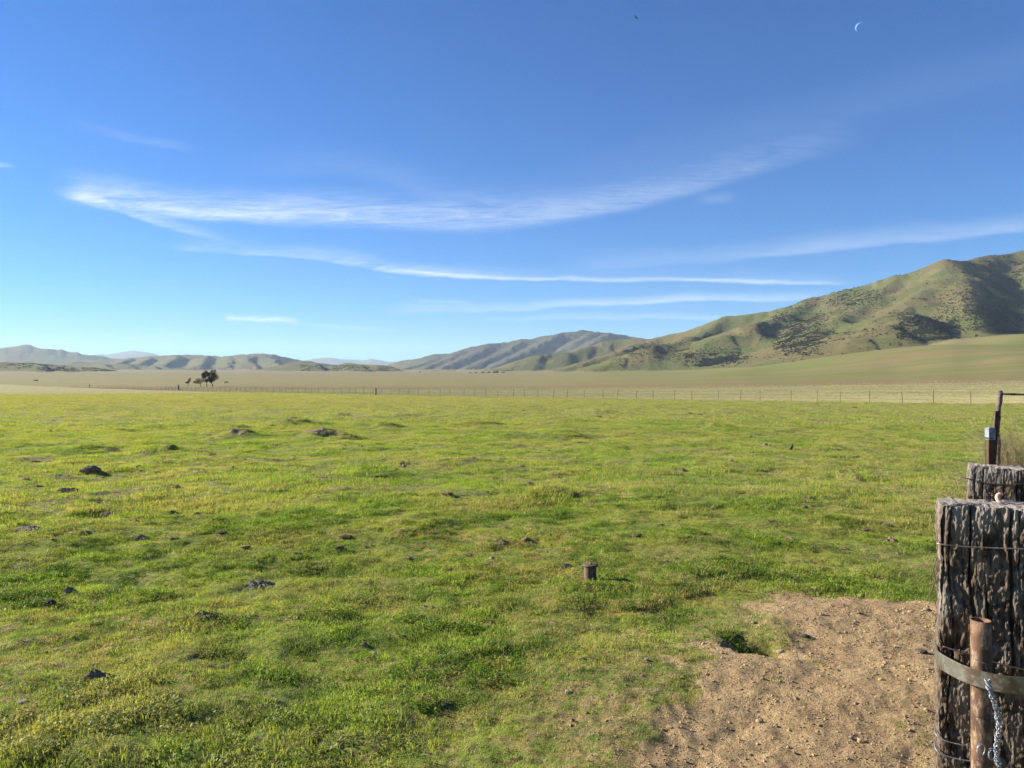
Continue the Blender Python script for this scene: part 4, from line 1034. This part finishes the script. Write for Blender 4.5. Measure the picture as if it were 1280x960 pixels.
# fence wires between the near posts
for hgt, lab in ((-.10, 'upper barbed wire strung from the thick post back to the leaning post'), (-.42, 'lower barbed wire strung from the thick post back to the leaning post')):
    pts = [L1(.0, D1 + .006, g1 + H1 + hgt), L2(-.02, D2 + .006, g2 + H2 + hgt * .9), (cp[0] - .05, cp[1], cp[2] + hgt * .9), (ct[0] - .08, ct[1], ct[2] - .22 + hgt)]
    P2 = []
    for a, b in zip(pts[:-1], pts[1:]):
        a, b = np.array(a), np.array(b)
        for t in np.linspace(0, 1, 8)[:-1]: P2.append(a + (b - a) * t - np.array([0, 0, .05 * math.sin(math.pi * t)]))
    P2.append(np.array(pts[-1])); mb = MB().tube(P2, .0025, 6)
    for i in range(3, len(P2) - 1, 2):
        mb.tube([P2[i] + (.012, 0, .014), P2[i] - (.012, 0, .014)], .0014, 4); mb.tube([P2[i] + (-.010, 0, .016), P2[i] - (-.010, 0, .016)], .0014, 4)
    ob = mb.build('barbed_wire', M_DWIRE, off=P2[0]); ob.location = P2[0]; tag(ob, lab, 'wire', 'wires strung between the near posts')

# dry weeds caught along the right fence line
N = NT('dry weed'); N.pbr(N.mix(N.noise(N.pos(), 30, 3, .6, 0, .4, .6), (.34, .27, .16), (.22, .165, .10)), .9, spec=.1); M_WEED = N.m
r = np.random.default_rng(5); mb = MB()
def weed(bx, by, h, n):
    z0 = gz(bx, by)
    for i in range(n):
        a = r.random() * 6.28; L = h * (.4 + .6 * r.random()); sp = .25 + .3 * r.random()
        p0 = np.array([bx + .08 * r.normal(), by + .15 * r.normal(), z0]); p1 = p0 + [math.cos(a) * L * sp * .4, math.sin(a) * L * sp * .4, L * .6]; p2 = p1 + [math.cos(a) * L * sp, math.sin(a) * L * sp, L * .35]
        mb.tube([p0, p1, p2], [.0028, .0022, .0012], 3)
        for q_ in range(3):
            s_ = p1 + (p2 - p1) * r.random(); e2 = s_ + r.normal(size=3) * .05 * L / .5 + [0, 0, .03]; mb.tube([s_, (s_ + e2) / 2, e2], [.0018, .0015, .001], 3)
for i in range(26):
    t = r.random(); Yw = 5.2 + 17 * t ** 1.2; xw = (1252 + 14 * r.random() - CX) / F * Yw
    weed(xw, Yw, .30 + .35 * r.random(), 14)
for i in range(9): weed((1252 - CX) / F * 12.3 + .12 * abs(r.normal()), 12.3 + .2 * r.normal(), 1.15, 30)
for i in range(6): weed((1247 - CX) / F * 9.5 + .1 * r.normal(), 9.5 + .4 * r.normal(), .8, 22)
tag(mb.build('dry_weeds', M_WEED), kind='stuff')

# ------------------------------------------------------------------ pipe stub in the grass
sx, sy = G(738, 727); sz = gz(sx, sy)
stub = empty('pipe_stub', (sx, sy, sz), .4); tag(stub, 'short rusty pipe stub with a flat flanged lid, standing alone in the grass', 'pipe stub')
M_STUB = mat_metal('stub rust', (.115, .072, .042), (.06, .034, .022), (.20, .15, .10), .75, .15, 24, .5)
h_ = .138
mb = ring_solid(0, 0, -.08, h_, .052, .046, 32, 12); mb.build('pipe', M_STUB, stub)
mb = MB(); n = 32; V_ = []; Q_ = []
for (rr_, z_) in ((.050, h_ - .004), (.066, h_ - .004), (.068, h_ - .001), (.068, h_ + .006), (.065, h_ + .009), (.02, h_ + .008), (.0005, h_ + .008)):
    V_ += [(rr_ * (1 + .02 * math.sin(3 * a)) * math.cos(a), rr_ * math.sin(a), z_) for a in np.linspace(0, 2 * math.pi, n, endpoint=False)]
Q_ = [(i * n + j, i * n + (j + 1) % n, (i + 1) * n + (j + 1) % n, (i + 1) * n + j) for i in range(6) for j in range(n)]
mb.add(V_, Q_); lid = mb.build('lid', M_STUB, stub)
mb = MB().tube([(.004, 0, h_ + .008), (.004, 0, h_ + .016), (.006, .002, h_ + .026)], [.012, .011, .006], 8); mb.build('bolt', M_RUST, lid)

# ------------------------------------------------------------------ far wire fence
N = NT('fence stake'); oi = N.n('ShaderNodeObjectInfo'); N.pbr(N.mix(oi.outputs['Random'], (.07, .055, .045), (.15, .125, .10)), .8, spec=.2); M_STK = N.m
fe = empty('wire_fence', (FA[0], FA[1], gz(*FA))); tag(fe, 'long wire fence on thin dark stakes crossing the pasture edge into the distance', 'fence')
fb = np.array([FA[0], FA[1], gz(*FA)])
stake_me = None; tops = []
mb = MB(); mb.add(*ibeam(1.25, .046, -.1)); stake = mb.build('post', M_STK, fe, smooth=False)
r = random.Random(3); first = True
ss = [-18, -12, -6] + [k * 3.0 + r.uniform(-.45, .45) for k in range(0, 96)]
for s in ss:
    xy = FA + FD * s; z_ = gz(*xy)
    o = stake if first else stake.copy()
    if not first: col.objects.link(o); o.parent = fe
    first = False
    o.location = (xy[0] - fb[0], xy[1] - fb[1], z_ - fb[2]); o.rotation_euler = (R(r.uniform(-3, 3)), R(r.uniform(-4, 4)) + (R(6) if abs(s) < 1 else 0), r.random() * 3)
    hs_ = r.uniform(.95, 1.08); o.scale = (1, 1, hs_); tops.append((xy[0], xy[1], z_))
# thick wooden post in the row
s = 101; xy = FA + FD * s
mb = MB(); mb.add(*rough_pole(np.array([0, 0, -.2]), np.array([.02, 0, 1.35]), .13, .12, 3, 10, 20))
o = mb.build('wooden_post', M_DWOOD if 'M_DWOOD' in globals() else M_STK, fe); o.location = (xy[0] - fb[0], xy[1] - fb[1], gz(*xy) - fb[2]); o['label'] = 'thicker dark wooden post standing in the row of stakes'
tops.sort(key=lambda t: -t[0])
for hgt in (1.08, .72, .40):
    pts = [np.array([t[0] - fb[0], t[1] - fb[1], t[2] - fb[2] + hgt]) for t in tops]
    MB().tube(pts, .007, 4).build('wire', M_STK, fe)
# lone posts out in the valley
for (px, py, Y, h, lab) in [(223, 492, 235, 1.7, 'stout dark lone post in the plain left of the small trees'), (112, 487, 300, 1.5, 'thin dark lone post far out on the plain at left')]:
    x_ = (px - CX) / F * Y; z_ = gz(x_, Y); mb = MB(); mb.add(*rough_pole(np.array([0, 0, -.2]), np.array([.03, 0, h]), .24 if h > 1.6 else .14, .2 if h > 1.6 else .12, 4, 10, 16))
    o = mb.build('lone_post', M_STK); o.location = (x_, Y, z_); tag(o, lab, 'post', 'lone posts on the plain')

# ------------------------------------------------------------------ trees
N = NT('oak leaves'); oi = N.attr('bl'); N.pbr(N.mix(oi, (.034, .038, .020), (.090, .085, .045)), .9, spec=.15); M_LEAF = N.m
N = NT('bark'); N.pbr((.05, .038, .03), .95, spec=.1); M_BARK = N.m
def tree(px, Y, h, cw, lean, seed, lab, th=.35, blobs=None):
    x_ = (px - CX) / F * Y; z_ = gz(x_, Y); r = np.random.default_rng(seed)
    t = empty('oak_tree', (x_, Y, z_)); tag(t, lab, 'tree', 'trees in the small grove')
    tk = MB(); lv = []; top = np.array([lean * h * .35, 0, h * th])
    tk.tube([(0, 0, -.3), (lean * h * .1, 0, h * th * .5), top], [h * .032, h * .025, h * .02], 8)
    cl = []
    for (bx, bz_, br) in blobs:
        c = np.array([bx * cw, r.normal() * cw * .18, bz_ * h]); cl.append((c, br * h))
        mid = top * .5 + c * .5 + r.normal(size=3) * .03 * h
        tk.tube([top * .9, mid, c], [h * .017, h * .011, h * .004], 6)
    tk.build('trunk', M_BARK, t)
    V_, T_2, B_ = [], [], []
    for c, br in cl:
        for k in range(int(210)):
            d = r.normal(size=3); d /= np.linalg.norm(d); p = c + d * br * (.35 + .85 * r.random() ** .6) * (1, 1, .8)
            u = r.normal(size=3); u /= np.linalg.norm(u); v = np.cross(u, r.normal(size=3)); v /= np.linalg.norm(v); s = h * .022 * (.6 + r.random())
            b = len(V_); V_ += [p + u * s, p - u * s * .5 + v * s, p - u * s * .5 - v * s]; T_2.append((b, b + 1, b + 2)); B_ += [r.random()] * 3
    mesh_np('crown', np.array(V_), [np.array(T_2)], M_LEAF, False, {'bl': np.array(B_)}, parent=t)
TY = 340; m1 = TY / F
tree(266.2, TY, 21 * m1, 14 * m1, -.30, 1, 'largest oak of the small grove, wide dark crown on a slanting trunk', .22,
     [(-.25, .66, .2), (.0, .86, .17), (.10, .62, .2), (-.12, .45, .15), (.22, .5, .17), (-.02, .38, .12), (.26, .70, .14), (-.42, .72, .12), (-.62, .82, .13), (-.8, .70, .12), (-.72, .56, .11)])
tree(258.6, TY + 4, 17 * m1, 9 * m1, -.1, 2, 'slender oak with a thin broken crown between the bushy and the largest oak', .3,
     [(-.25, .75, .13), (.15, .55, .14), (-.1, .42, .12), (-.45, .9, .12), (.1, .9, .1), (.3, .42, .1)])
tree(250.8, TY - 2, 11.5 * m1, 12 * m1, -.15, 3, 'low bushy oak with a brownish round crown', .3,
     [(-.5, .62, .22), (-.2, .72, .24), (.15, .75, .22), (-.35, .45, .18), (.3, .62, .18), (-.05, .5, .2), (-.62, .48, .14)])
tree(234.6, TY + 2, 10.5 * m1, 5 * m1, .25, 4, 'smallest oak at the left end of the grove, lopsided', .35,
     [(-.2, .48, .15), (.25, .52, .14), (.5, .72, .17), (.55, .90, .12)])
# dark bushes at the foot of the far hills
r = random.Random(8)
for (px, py, w, Y, lab) in [(525, 463, 3, 2600, 0), (595, 467, 3.5, 2400, 0), (604, 467, 5, 2400, 0), (611, 466.5, 5, 2400, 0), (620, 466, 8, 2400, 0), (588, 467.5, 3, 2400, 0), (629, 466.5, 5, 2400, 0)]:
    x_ = (px - CX) / F * Y; z_ = gz(x_, Y); o = bush_src(20 + int(px) % 9, M_SCRUB); col.objects.link(o); o.name = 'dark_bush'
    s = w / 2 / F * Y; o.scale = (s, s, s * .8); o.location = (x_, Y, z_)
    tag(o, 'dark bush in the row where the plain meets the low middle hills', 'bush', 'dark bushes at the foot of the hills')

# ------------------------------------------------------------------ cattle
N = NT('dark hide'); N.pbr((.030, .022, .018), .8, spec=.2); M_DH = N.m
N = NT('pied hide'); N.pbr(N.mix(N.noise(N.pos(obj=True), 1.6, 2, .5, 0, .47, .53), (.06, .035, .025), (.50, .44, .36)), .8, spec=.2); M_PH = N.m
def cow(px, Y, rz, mat, lab, graze=True):
    x_ = (px - CX) / F * Y
    Vv = [(0, 0, 1.15), (.45, 0, 1.18), (.85, 0, 1.12), (1.2, 0, 1.0 if graze else 1.35), (1.45, 0, .55 if graze else 1.45), (1.62, 0, .30 if graze else 1.32), (-.5, 0, 1.15), (-.9, 0, 1.2),
          (.7, .2, .8), (.72, .22, .42), (.7, .22, .05), (.7, -.2, .8), (.62, -.22, .42), (.66, -.22, .05),
          (-.8, .22, .85), (-.95, .24, .48), (-.85, .24, .05), (-.8, -.22, .85), (-1.02, -.24, .48), (-.95, -.24, .05), (-1.1, 0, 1.2), (-1.18, 0, .6)]
    rd = [.40, .38, .33, .2, .17, .10, .40, .30, .16, .085, .07, .16, .085, .07, .2, .09, .07, .2, .09, .07, .06, .04]
    E = [(0, 1), (1, 2), (2, 3), (3, 4), (4, 5), (0, 6), (6, 7), (2, 8), (8, 9), (9, 10), (2, 11), (11, 12), (12, 13), (7, 14), (14, 15), (15, 16), (7, 17), (17, 18), (18, 19), (7, 20), (20, 21)]
    me = bpy.data.meshes.new('cow'); me.from_pydata(Vv, E, []); o = bpy.data.objects.new('cow', me); col.objects.link(o)
    md = o.modifiers.new('skin', 'SKIN')
    for i, v in enumerate(me.skin_vertices[0].data if me.skin_vertices else []): pass
    if not me.skin_vertices:
        import bmesh
        bm = bmesh.new(); bm.from_mesh(me); bm.verts.layers.skin.verify(); bm.to_mesh(me); bm.free()
    for i, v in enumerate(me.skin_vertices[0].data): v.radius = (rd[i] * .8, rd[i]); v.use_root = i == 0
    s_ = o.modifiers.new('sub', 'SUBSURF'); s_.levels = 1; s_.render_levels = 1
    me.materials.append(mat); o.location = (x_, Y, gz(x_, Y)); o.rotation_euler = (0, 0, rz)
    return tag(o, lab, 'cow', 'cattle grazing far out on the plain')
cow(43.8, 640, .1, M_DH, 'dark cow grazing on the far left plain, left one of two')
cow(46.6, 646, 1.9, M_DH, 'dark cow on the far left plain, right one of two', False)
cow(283, 470, 3.0, M_PH, 'pied brown and white cow standing right of the largest oak')

# ------------------------------------------------------------------ birds
N = NT('black plumage'); N.pbr((.018, .017, .018), .6, spec=.3); M_BIRD = N.m
def body_mesh(name, Vv, E, rd, mat, sub=2):
    import bmesh
    me = bpy.data.meshes.new(name); me.from_pydata(Vv, E, [])
    bm = bmesh.new(); bm.from_mesh(me); bm.verts.layers.skin.verify(); bm.to_mesh(me); bm.free()
    for i, v in enumerate(me.skin_vertices[0].data): v.radius = rd[i] if isinstance(rd[i], tuple) else (rd[i], rd[i]); v.use_root = i == 0
    me.materials.append(mat); o = bpy.data.objects.new(name, me); col.objects.link(o)
    o.modifiers.new('skin', 'SKIN'); s_ = o.modifiers.new('sub', 'SUBSURF'); s_.levels = s_.render_levels = sub; return o
x_, y_ = G(990, 564)
b = body_mesh('blackbird', [(0, 0, .085), (.02, 0, .115), (.03, 0, .15), (.055, 0, .152), (-.035, 0, .06), (-.09, 0, .03), (.0, .012, .04), (.0, .012, .0), (0, -.012, .04), (0, -.012, 0)],
              [(0, 1), (1, 2), (2, 3), (0, 4), (4, 5), (0, 6), (6, 7), (0, 8), (8, 9)], [.034, .026, .020, .004, .026, .010, .006, .003, .006, .003], M_BIRD)
b.location = (x_, y_, gz(x_, y_) + .03); b.rotation_euler = (0, 0, .6); tag(b, 'small black bird standing upright in the grass of the right pasture', 'bird')
bf = P(794.5, 22, 110)
b = body_mesh('flying_bird', [(0, 0, 0), (.14, 0, .02), (.2, 0, .0), (-.16, 0, -.01), (-.26, 0, -.01), (.02, .2, .07), (-.03, .42, .05), (.02, -.2, .07), (-.03, -.42, .05)],
              [(0, 1), (1, 2), (0, 3), (3, 4), (0, 5), (5, 6), (0, 7), (7, 8)], [.06, .045, .012, .045, (.05, .01), (.07, .015), (.05, .01), (.07, .015), (.05, .01)], M_BIRD)
b.location = bf; b.rotation_euler = (.5, .2, 2.3); tag(b, 'tiny dark bird flying high in the clear blue sky', 'bird')

# ------------------------------------------------------------------ moon
MY = 34000; mc = np.array(P(1073.5, 34, MY)); mr_ = 5.8 / F * MY
N = NT('moonlit crescent'); em = N.n('ShaderNodeEmission'); em.inputs[0].default_value = (.15, .28, .58, 1); em.inputs[1].default_value = 1.0; N.l(em.outputs[0], N.out.inputs['Surface'])
V_, Q_ = [], []; n = 28
for i in range(n + 1):
    a = math.pi / 2 + math.pi * i / n; k = math.sin(math.pi * i / n); tilt = -.45
    wv = .27 * k
    for rr_, dy in ((1.0, 0), (1.0 - wv * .5, -.12 * k), (1.0 - wv, 0), (1.0 - wv * .5, .05)):
        px_, pz_ = math.cos(a) * rr_, math.sin(a) * 1.0 * (.5 * rr_ + .5)
        V_.append(((px_ * math.cos(tilt) - pz_ * math.sin(tilt)) * mr_, dy * mr_, (px_ * math.sin(tilt) + pz_ * math.cos(tilt)) * mr_))
for i in range(n):
    for k in range(4): Q_.append((i * 4 + k, i * 4 + (k + 1) % 4, (i + 1) * 4 + (k + 1) % 4, (i + 1) * 4 + k))
moon = mesh_np('moon', np.array(V_), [np.array(Q_)], N.m); moon.location = mc; moon.rotation_euler = (0, 0, -math.atan2(mc[0], mc[1]))
tag(moon, 'pale thin crescent moon high in the blue sky', 'moon')

# ------------------------------------------------------------------ haze
N = NT('valley air'); pv = N.n('ShaderNodeVolumePrincipled'); pv.inputs['Color'].default_value = (.60, .78, 1.0, 1); pv.inputs['Density'].default_value = 3.4e-5; pv.inputs['Anisotropy'].default_value = .1
N.l(pv.outputs[0], N.out.inputs['Volume'])
mb = MB(); mb.add(*box8(-28500, 28500, -28500, 28500, -12, 1150)); hz = mb.build('haze', N.m, smooth=False); tag(hz, kind='stuff')

# ------------------------------------------------------------------ sky with cirrus
w = bpy.data.worlds.new('World'); scene.world = w; w.use_nodes = True
nt = w.node_tree; nt.nodes.clear()
class WN(NT):
    def __init__(s, t): s.t = t
W = WN(nt)
wo = W.n('ShaderNodeOutputWorld'); bg = W.n('ShaderNodeBackground'); sk = W.n('ShaderNodeTexSky')
sk.sky_type = 'NISHITA'; sk.sun_disc = False; sk.sun_elevation = R(SUN_EL); sk.sun_rotation = R(SUN_AZ)
sk.altitude = 900; sk.air_density = 1.0; sk.dust_density = .25; sk.ozone_density = 2.5
tc = W.n('ShaderNodeTexCoord'); sp = W.n('ShaderNodeSeparateXYZ'); W.l(tc.outputs['Generated'], sp.inputs[0])
yy_ = W.math('MAXIMUM', sp.outputs['Y'], .05)
U = W.math('ADD', W.math('MULTIPLY', W.math('DIVIDE', sp.outputs['X'], yy_), .75), .5)      # 0..1 over the view
Vv = W.math('MULTIPLY', W.math('DIVIDE', sp.outputs['Z'], yy_), 1.0)                        # tangent of the height
front = W.map(sp.outputs['Y'], .05, .15)
cmb = W.n('ShaderNodeCombineXYZ'); W.l(U, cmb.inputs[0]); W.l(Vv, cmb.inputs[1])
def mp(scale, rotz=0, loc=(0, 0, 0)):
    m_ = W.n('ShaderNodeMapping'); m_.inputs['Scale'].default_value = scale; m_.inputs['Rotation'].default_value = (0, 0, rotz); m_.inputs['Location'].default_value = loc
    W.l(cmb.outputs[0], m_.inputs[0]); return m_.outputs[0]
def curve(pts, lo, hi):
    fc = W.n('ShaderNodeFloatCurve'); c = fc.mapping.curves[0]; pts = sorted(pts)
    for i, (a, b) in enumerate(pts):
        q_ = (min(max(a, 0), 1), (b - lo) / (hi - lo))
        if i < 2: c.points[i].location = q_
        else: c.points.new(*q_)
    fc.mapping.extend = 'HORIZONTAL'; fc.mapping.use_clip = False; fc.mapping.update(); fc.inputs['Factor'].default_value = 1
    W.l(U, fc.inputs['Value']); return W.math('ADD', W.math('MULTIPLY', fc.outputs[0], hi - lo), lo)
wisp = W.noise(mp((9, 60, 1), R(-6)), 1, 6, .7, .9, .30, .72)
wisp2 = W.noise(mp((34, 330, 1), R(7)), 1, 6, .78, 1.4, .34, .66)
wob_ = W.math('MULTIPLY', W.math('SUBTRACT', W.noise(mp((7, 14, 1)), 1, 4, .6), .5), .022)
Vw = W.math('ADD', Vv, wob_)
wt = W.math('ADD', W.math('MULTIPLY', wisp, .6), W.math('MULTIPLY', wisp2, .45))
total = None
def tz(py): return math.tan(math.atan((CY - py) / F) - PITCH)
def streak(pts, up, dn, st, amt=1.0, soft=1.0):
    """pts [(px,py)] centre line, up/dn fade widths in px above and below, st [(px,strength)]"""
    global total
    cy_ = curve([(p[0] / 1280, tz(p[1])) for p in pts], -.1, .6)
    dv = W.math('SUBTRACT', Vw, cy_)
    a = W.map(dv, up / F, 0.0); b = W.map(dv, -dn / F, 0.0)
    s_ = curve([(p[0] / 1280, p[1]) for p in st], 0, 1)
    m_ = W.math('MULTIPLY', W.math('MULTIPLY', a, b), W.math('MAXIMUM', s_, 0.0))
    m_ = W.math('MULTIPLY', m_, W.math('ADD', W.math('MULTIPLY', wt, soft), 1 - soft)) if soft else m_
    m_ = W.math('MULTIPLY', m_, amt)
    total = m_ if total is None else W.math('ADD', total, m_)
streak([(60, 238), (150, 255), (320, 268), (460, 274), (600, 278), (720, 266), (850, 236), (950, 208), (1060, 176)], 42, 16, [(0, 0), (55, 0), (110, .85), (250, 1), (420, .95), (520, .8), (640, .6), (760, .48), (900, .36), (1000, .22), (1050, .1), (1095, 0), (1280, 0)], 1.05)
streak([(70, 240), (140, 262), (220, 284), (300, 303), (340, 310)], 14, 6, [(0, 0), (60, 0), (110, .7), (190, .75), (270, .35), (320, 0), (1280, 0)], .9)
streak([(200, 308), (330, 318), (430, 328), (500, 342), (600, 347), (750, 349), (900, 351), (1080, 354)], 20, 4, [(0, 0), (200, 0), (240, .45), (400, .7), (520, .85), (620, .55), (700, .25), (850, .2), (1000, .25), (1075, .0), (1280, 0)], .95)
streak([(460, 336), (600, 346.5), (750, 348), (900, 350), (1080, 354)], 4, 4, [(0, 0), (460, 0), (520, .7), (700, .6), (900, .65), (1030, .5), (1090, 0), (1280, 0)], .9, .4)
streak([(460, 391), (600, 386), (700, 383), (800, 379), (900, 375), (1000, 372)], 12, 5, [(0, 0), (460, 0), (520, .3), (640, .4), (760, .55), (880, .7), (960, .6), (1020, .2), (1060, 0), (1280, 0)], 1.15, .6)
streak([(560, 400), (760, 397), (900, 399), (1000, 396)], 7, 4, [(0, 0), (560, 0), (640, .2), (780, .35), (900, .4), (1000, .2), (1040, 0), (1280, 0)], 1.1, .5)
streak([(690, 334), (900, 324), (1050, 307), (1160, 297), (1280, 284)], 26, 7, [(0, 0), (690, 0), (760, .22), (900, .3), (1050, .5), (1180, .45), (1280, .45)], .8, .6)
streak([(280, 399), (330, 400), (376, 403)], 7, 5, [(0, 0), (280, 0), (292, .9), (340, .8), (370, .6), (380, 0), (1280, 0)], 1.9, 1.0)
streak([(376, 404), (430, 409), (500, 413)], 5, 4, [(0, 0), (376, 0), (400, .4), (450, .3), (490, .2), (505, 0), (1280, 0)], 1.0, .7)
streak([(70, 150), (120, 163), (180, 176), (240, 186)], 14, 7, [(0, 0), (60, 0), (110, .3), (170, .4), (225, .35), (260, 0), (1280, 0)], .45, 1.0)
streak([(640, 250), (800, 205), (1000, 150), (1280, 80)], 50, 40, [(0, 0), (600, 0), (760, .18), (950, .22), (1280, .2)], .25, .5)
streak([(500, 378), (590, 378)], 3, 3, [(0, 0), (515, 0), (530, .35), (580, .3), (595, 0), (1280, 0)], .8, .4)
streak([(0, 205), (30, 207)], 6, 5, [(0, .5), (15, .3), (24, 0), (1280, 0)], .9, .4)
streak([(860, 250), (930, 248)], 12, 10, [(0, 0), (860, 0), (895, .22), (930, 0), (1280, 0)], .8, .5)
streak([(0, 424), (110, 421), (250, 419)], 7, 6, [(0, .2), (70, .35), (120, .1), (220, .25), (250, 0), (1280, 0)], .7, .7)
streak([(260, 225), (420, 212), (560, 250)], 40, 20, [(0, 0), (240, 0), (400, .2), (640, .25), (760, 0), (1280, 0)], .5, .8)
tot = W.math('MULTIPLY', W.math('MINIMUM', total, 1.0), front)
hs_n = W.n('ShaderNodeHueSaturation'); W.l(sk.outputs[0], hs_n.inputs['Color']); hs_n.inputs['Saturation'].default_value = 1.15
gm = W.n('ShaderNodeGamma'); gm.inputs[1].default_value = 1.0; W.l(hs_n.outputs[0], gm.inputs[0])
skyc = W.mix(1.0, gm.outputs[0], (.180, .570, .98), 'MULTIPLY')
bright = W.mix(W.math('MULTIPLY', tot, .85), skyc, (5.6, 6.3, 7.4))
W.l(bright, bg.inputs[0]); bg.inputs[1].default_value = .0525
W.l(bg.outputs[0], wo.inputs['Surface'])
try: w.cycles.sampling_method = 'MANUAL'; w.cycles.sample_map_resolution = 512
except Exception: pass

# ------------------------------------------------------------------ sun, camera, view
sl = bpy.data.lights.new('sun', 'SUN'); sl.energy = 5.0; sl.angle = R(.53); sl.color = (1.0, .92, .80)
so = bpy.data.objects.new('sun', sl); col.objects.link(so)
from mathutils import Vector
sd_ = Vector((math.sin(R(SUN_AZ)) * math.cos(R(SUN_EL)), math.cos(R(SUN_AZ)) * math.cos(R(SUN_EL)), math.sin(R(SUN_EL))))
so.rotation_euler = (-sd_).to_track_quat('-Z', 'Y').to_euler(); so.location = (-20, 10, 30)
cam = bpy.data.cameras.new('camera'); co = bpy.data.objects.new('camera', cam); col.objects.link(co)
cam.sensor_width = 36; cam.lens = 36 * F / 1280; cam.clip_end = 90000; cam.clip_start = .05
co.location = (0, 0, EYE); co.rotation_euler = (math.pi / 2 - PITCH, 0, 0)
scene.camera = co
vs = scene.view_settings; vs.view_transform = 'Standard'; vs.look = 'None'; vs.exposure = 1.52; vs.gamma = 1
scene.cycles.max_bounces = 6; scene.cycles.diffuse_bounces = 3; scene.cycles.volume_bounces = 1; scene.cycles.transparent_max_bounces = 4
scene.cycles.use_denoising = True
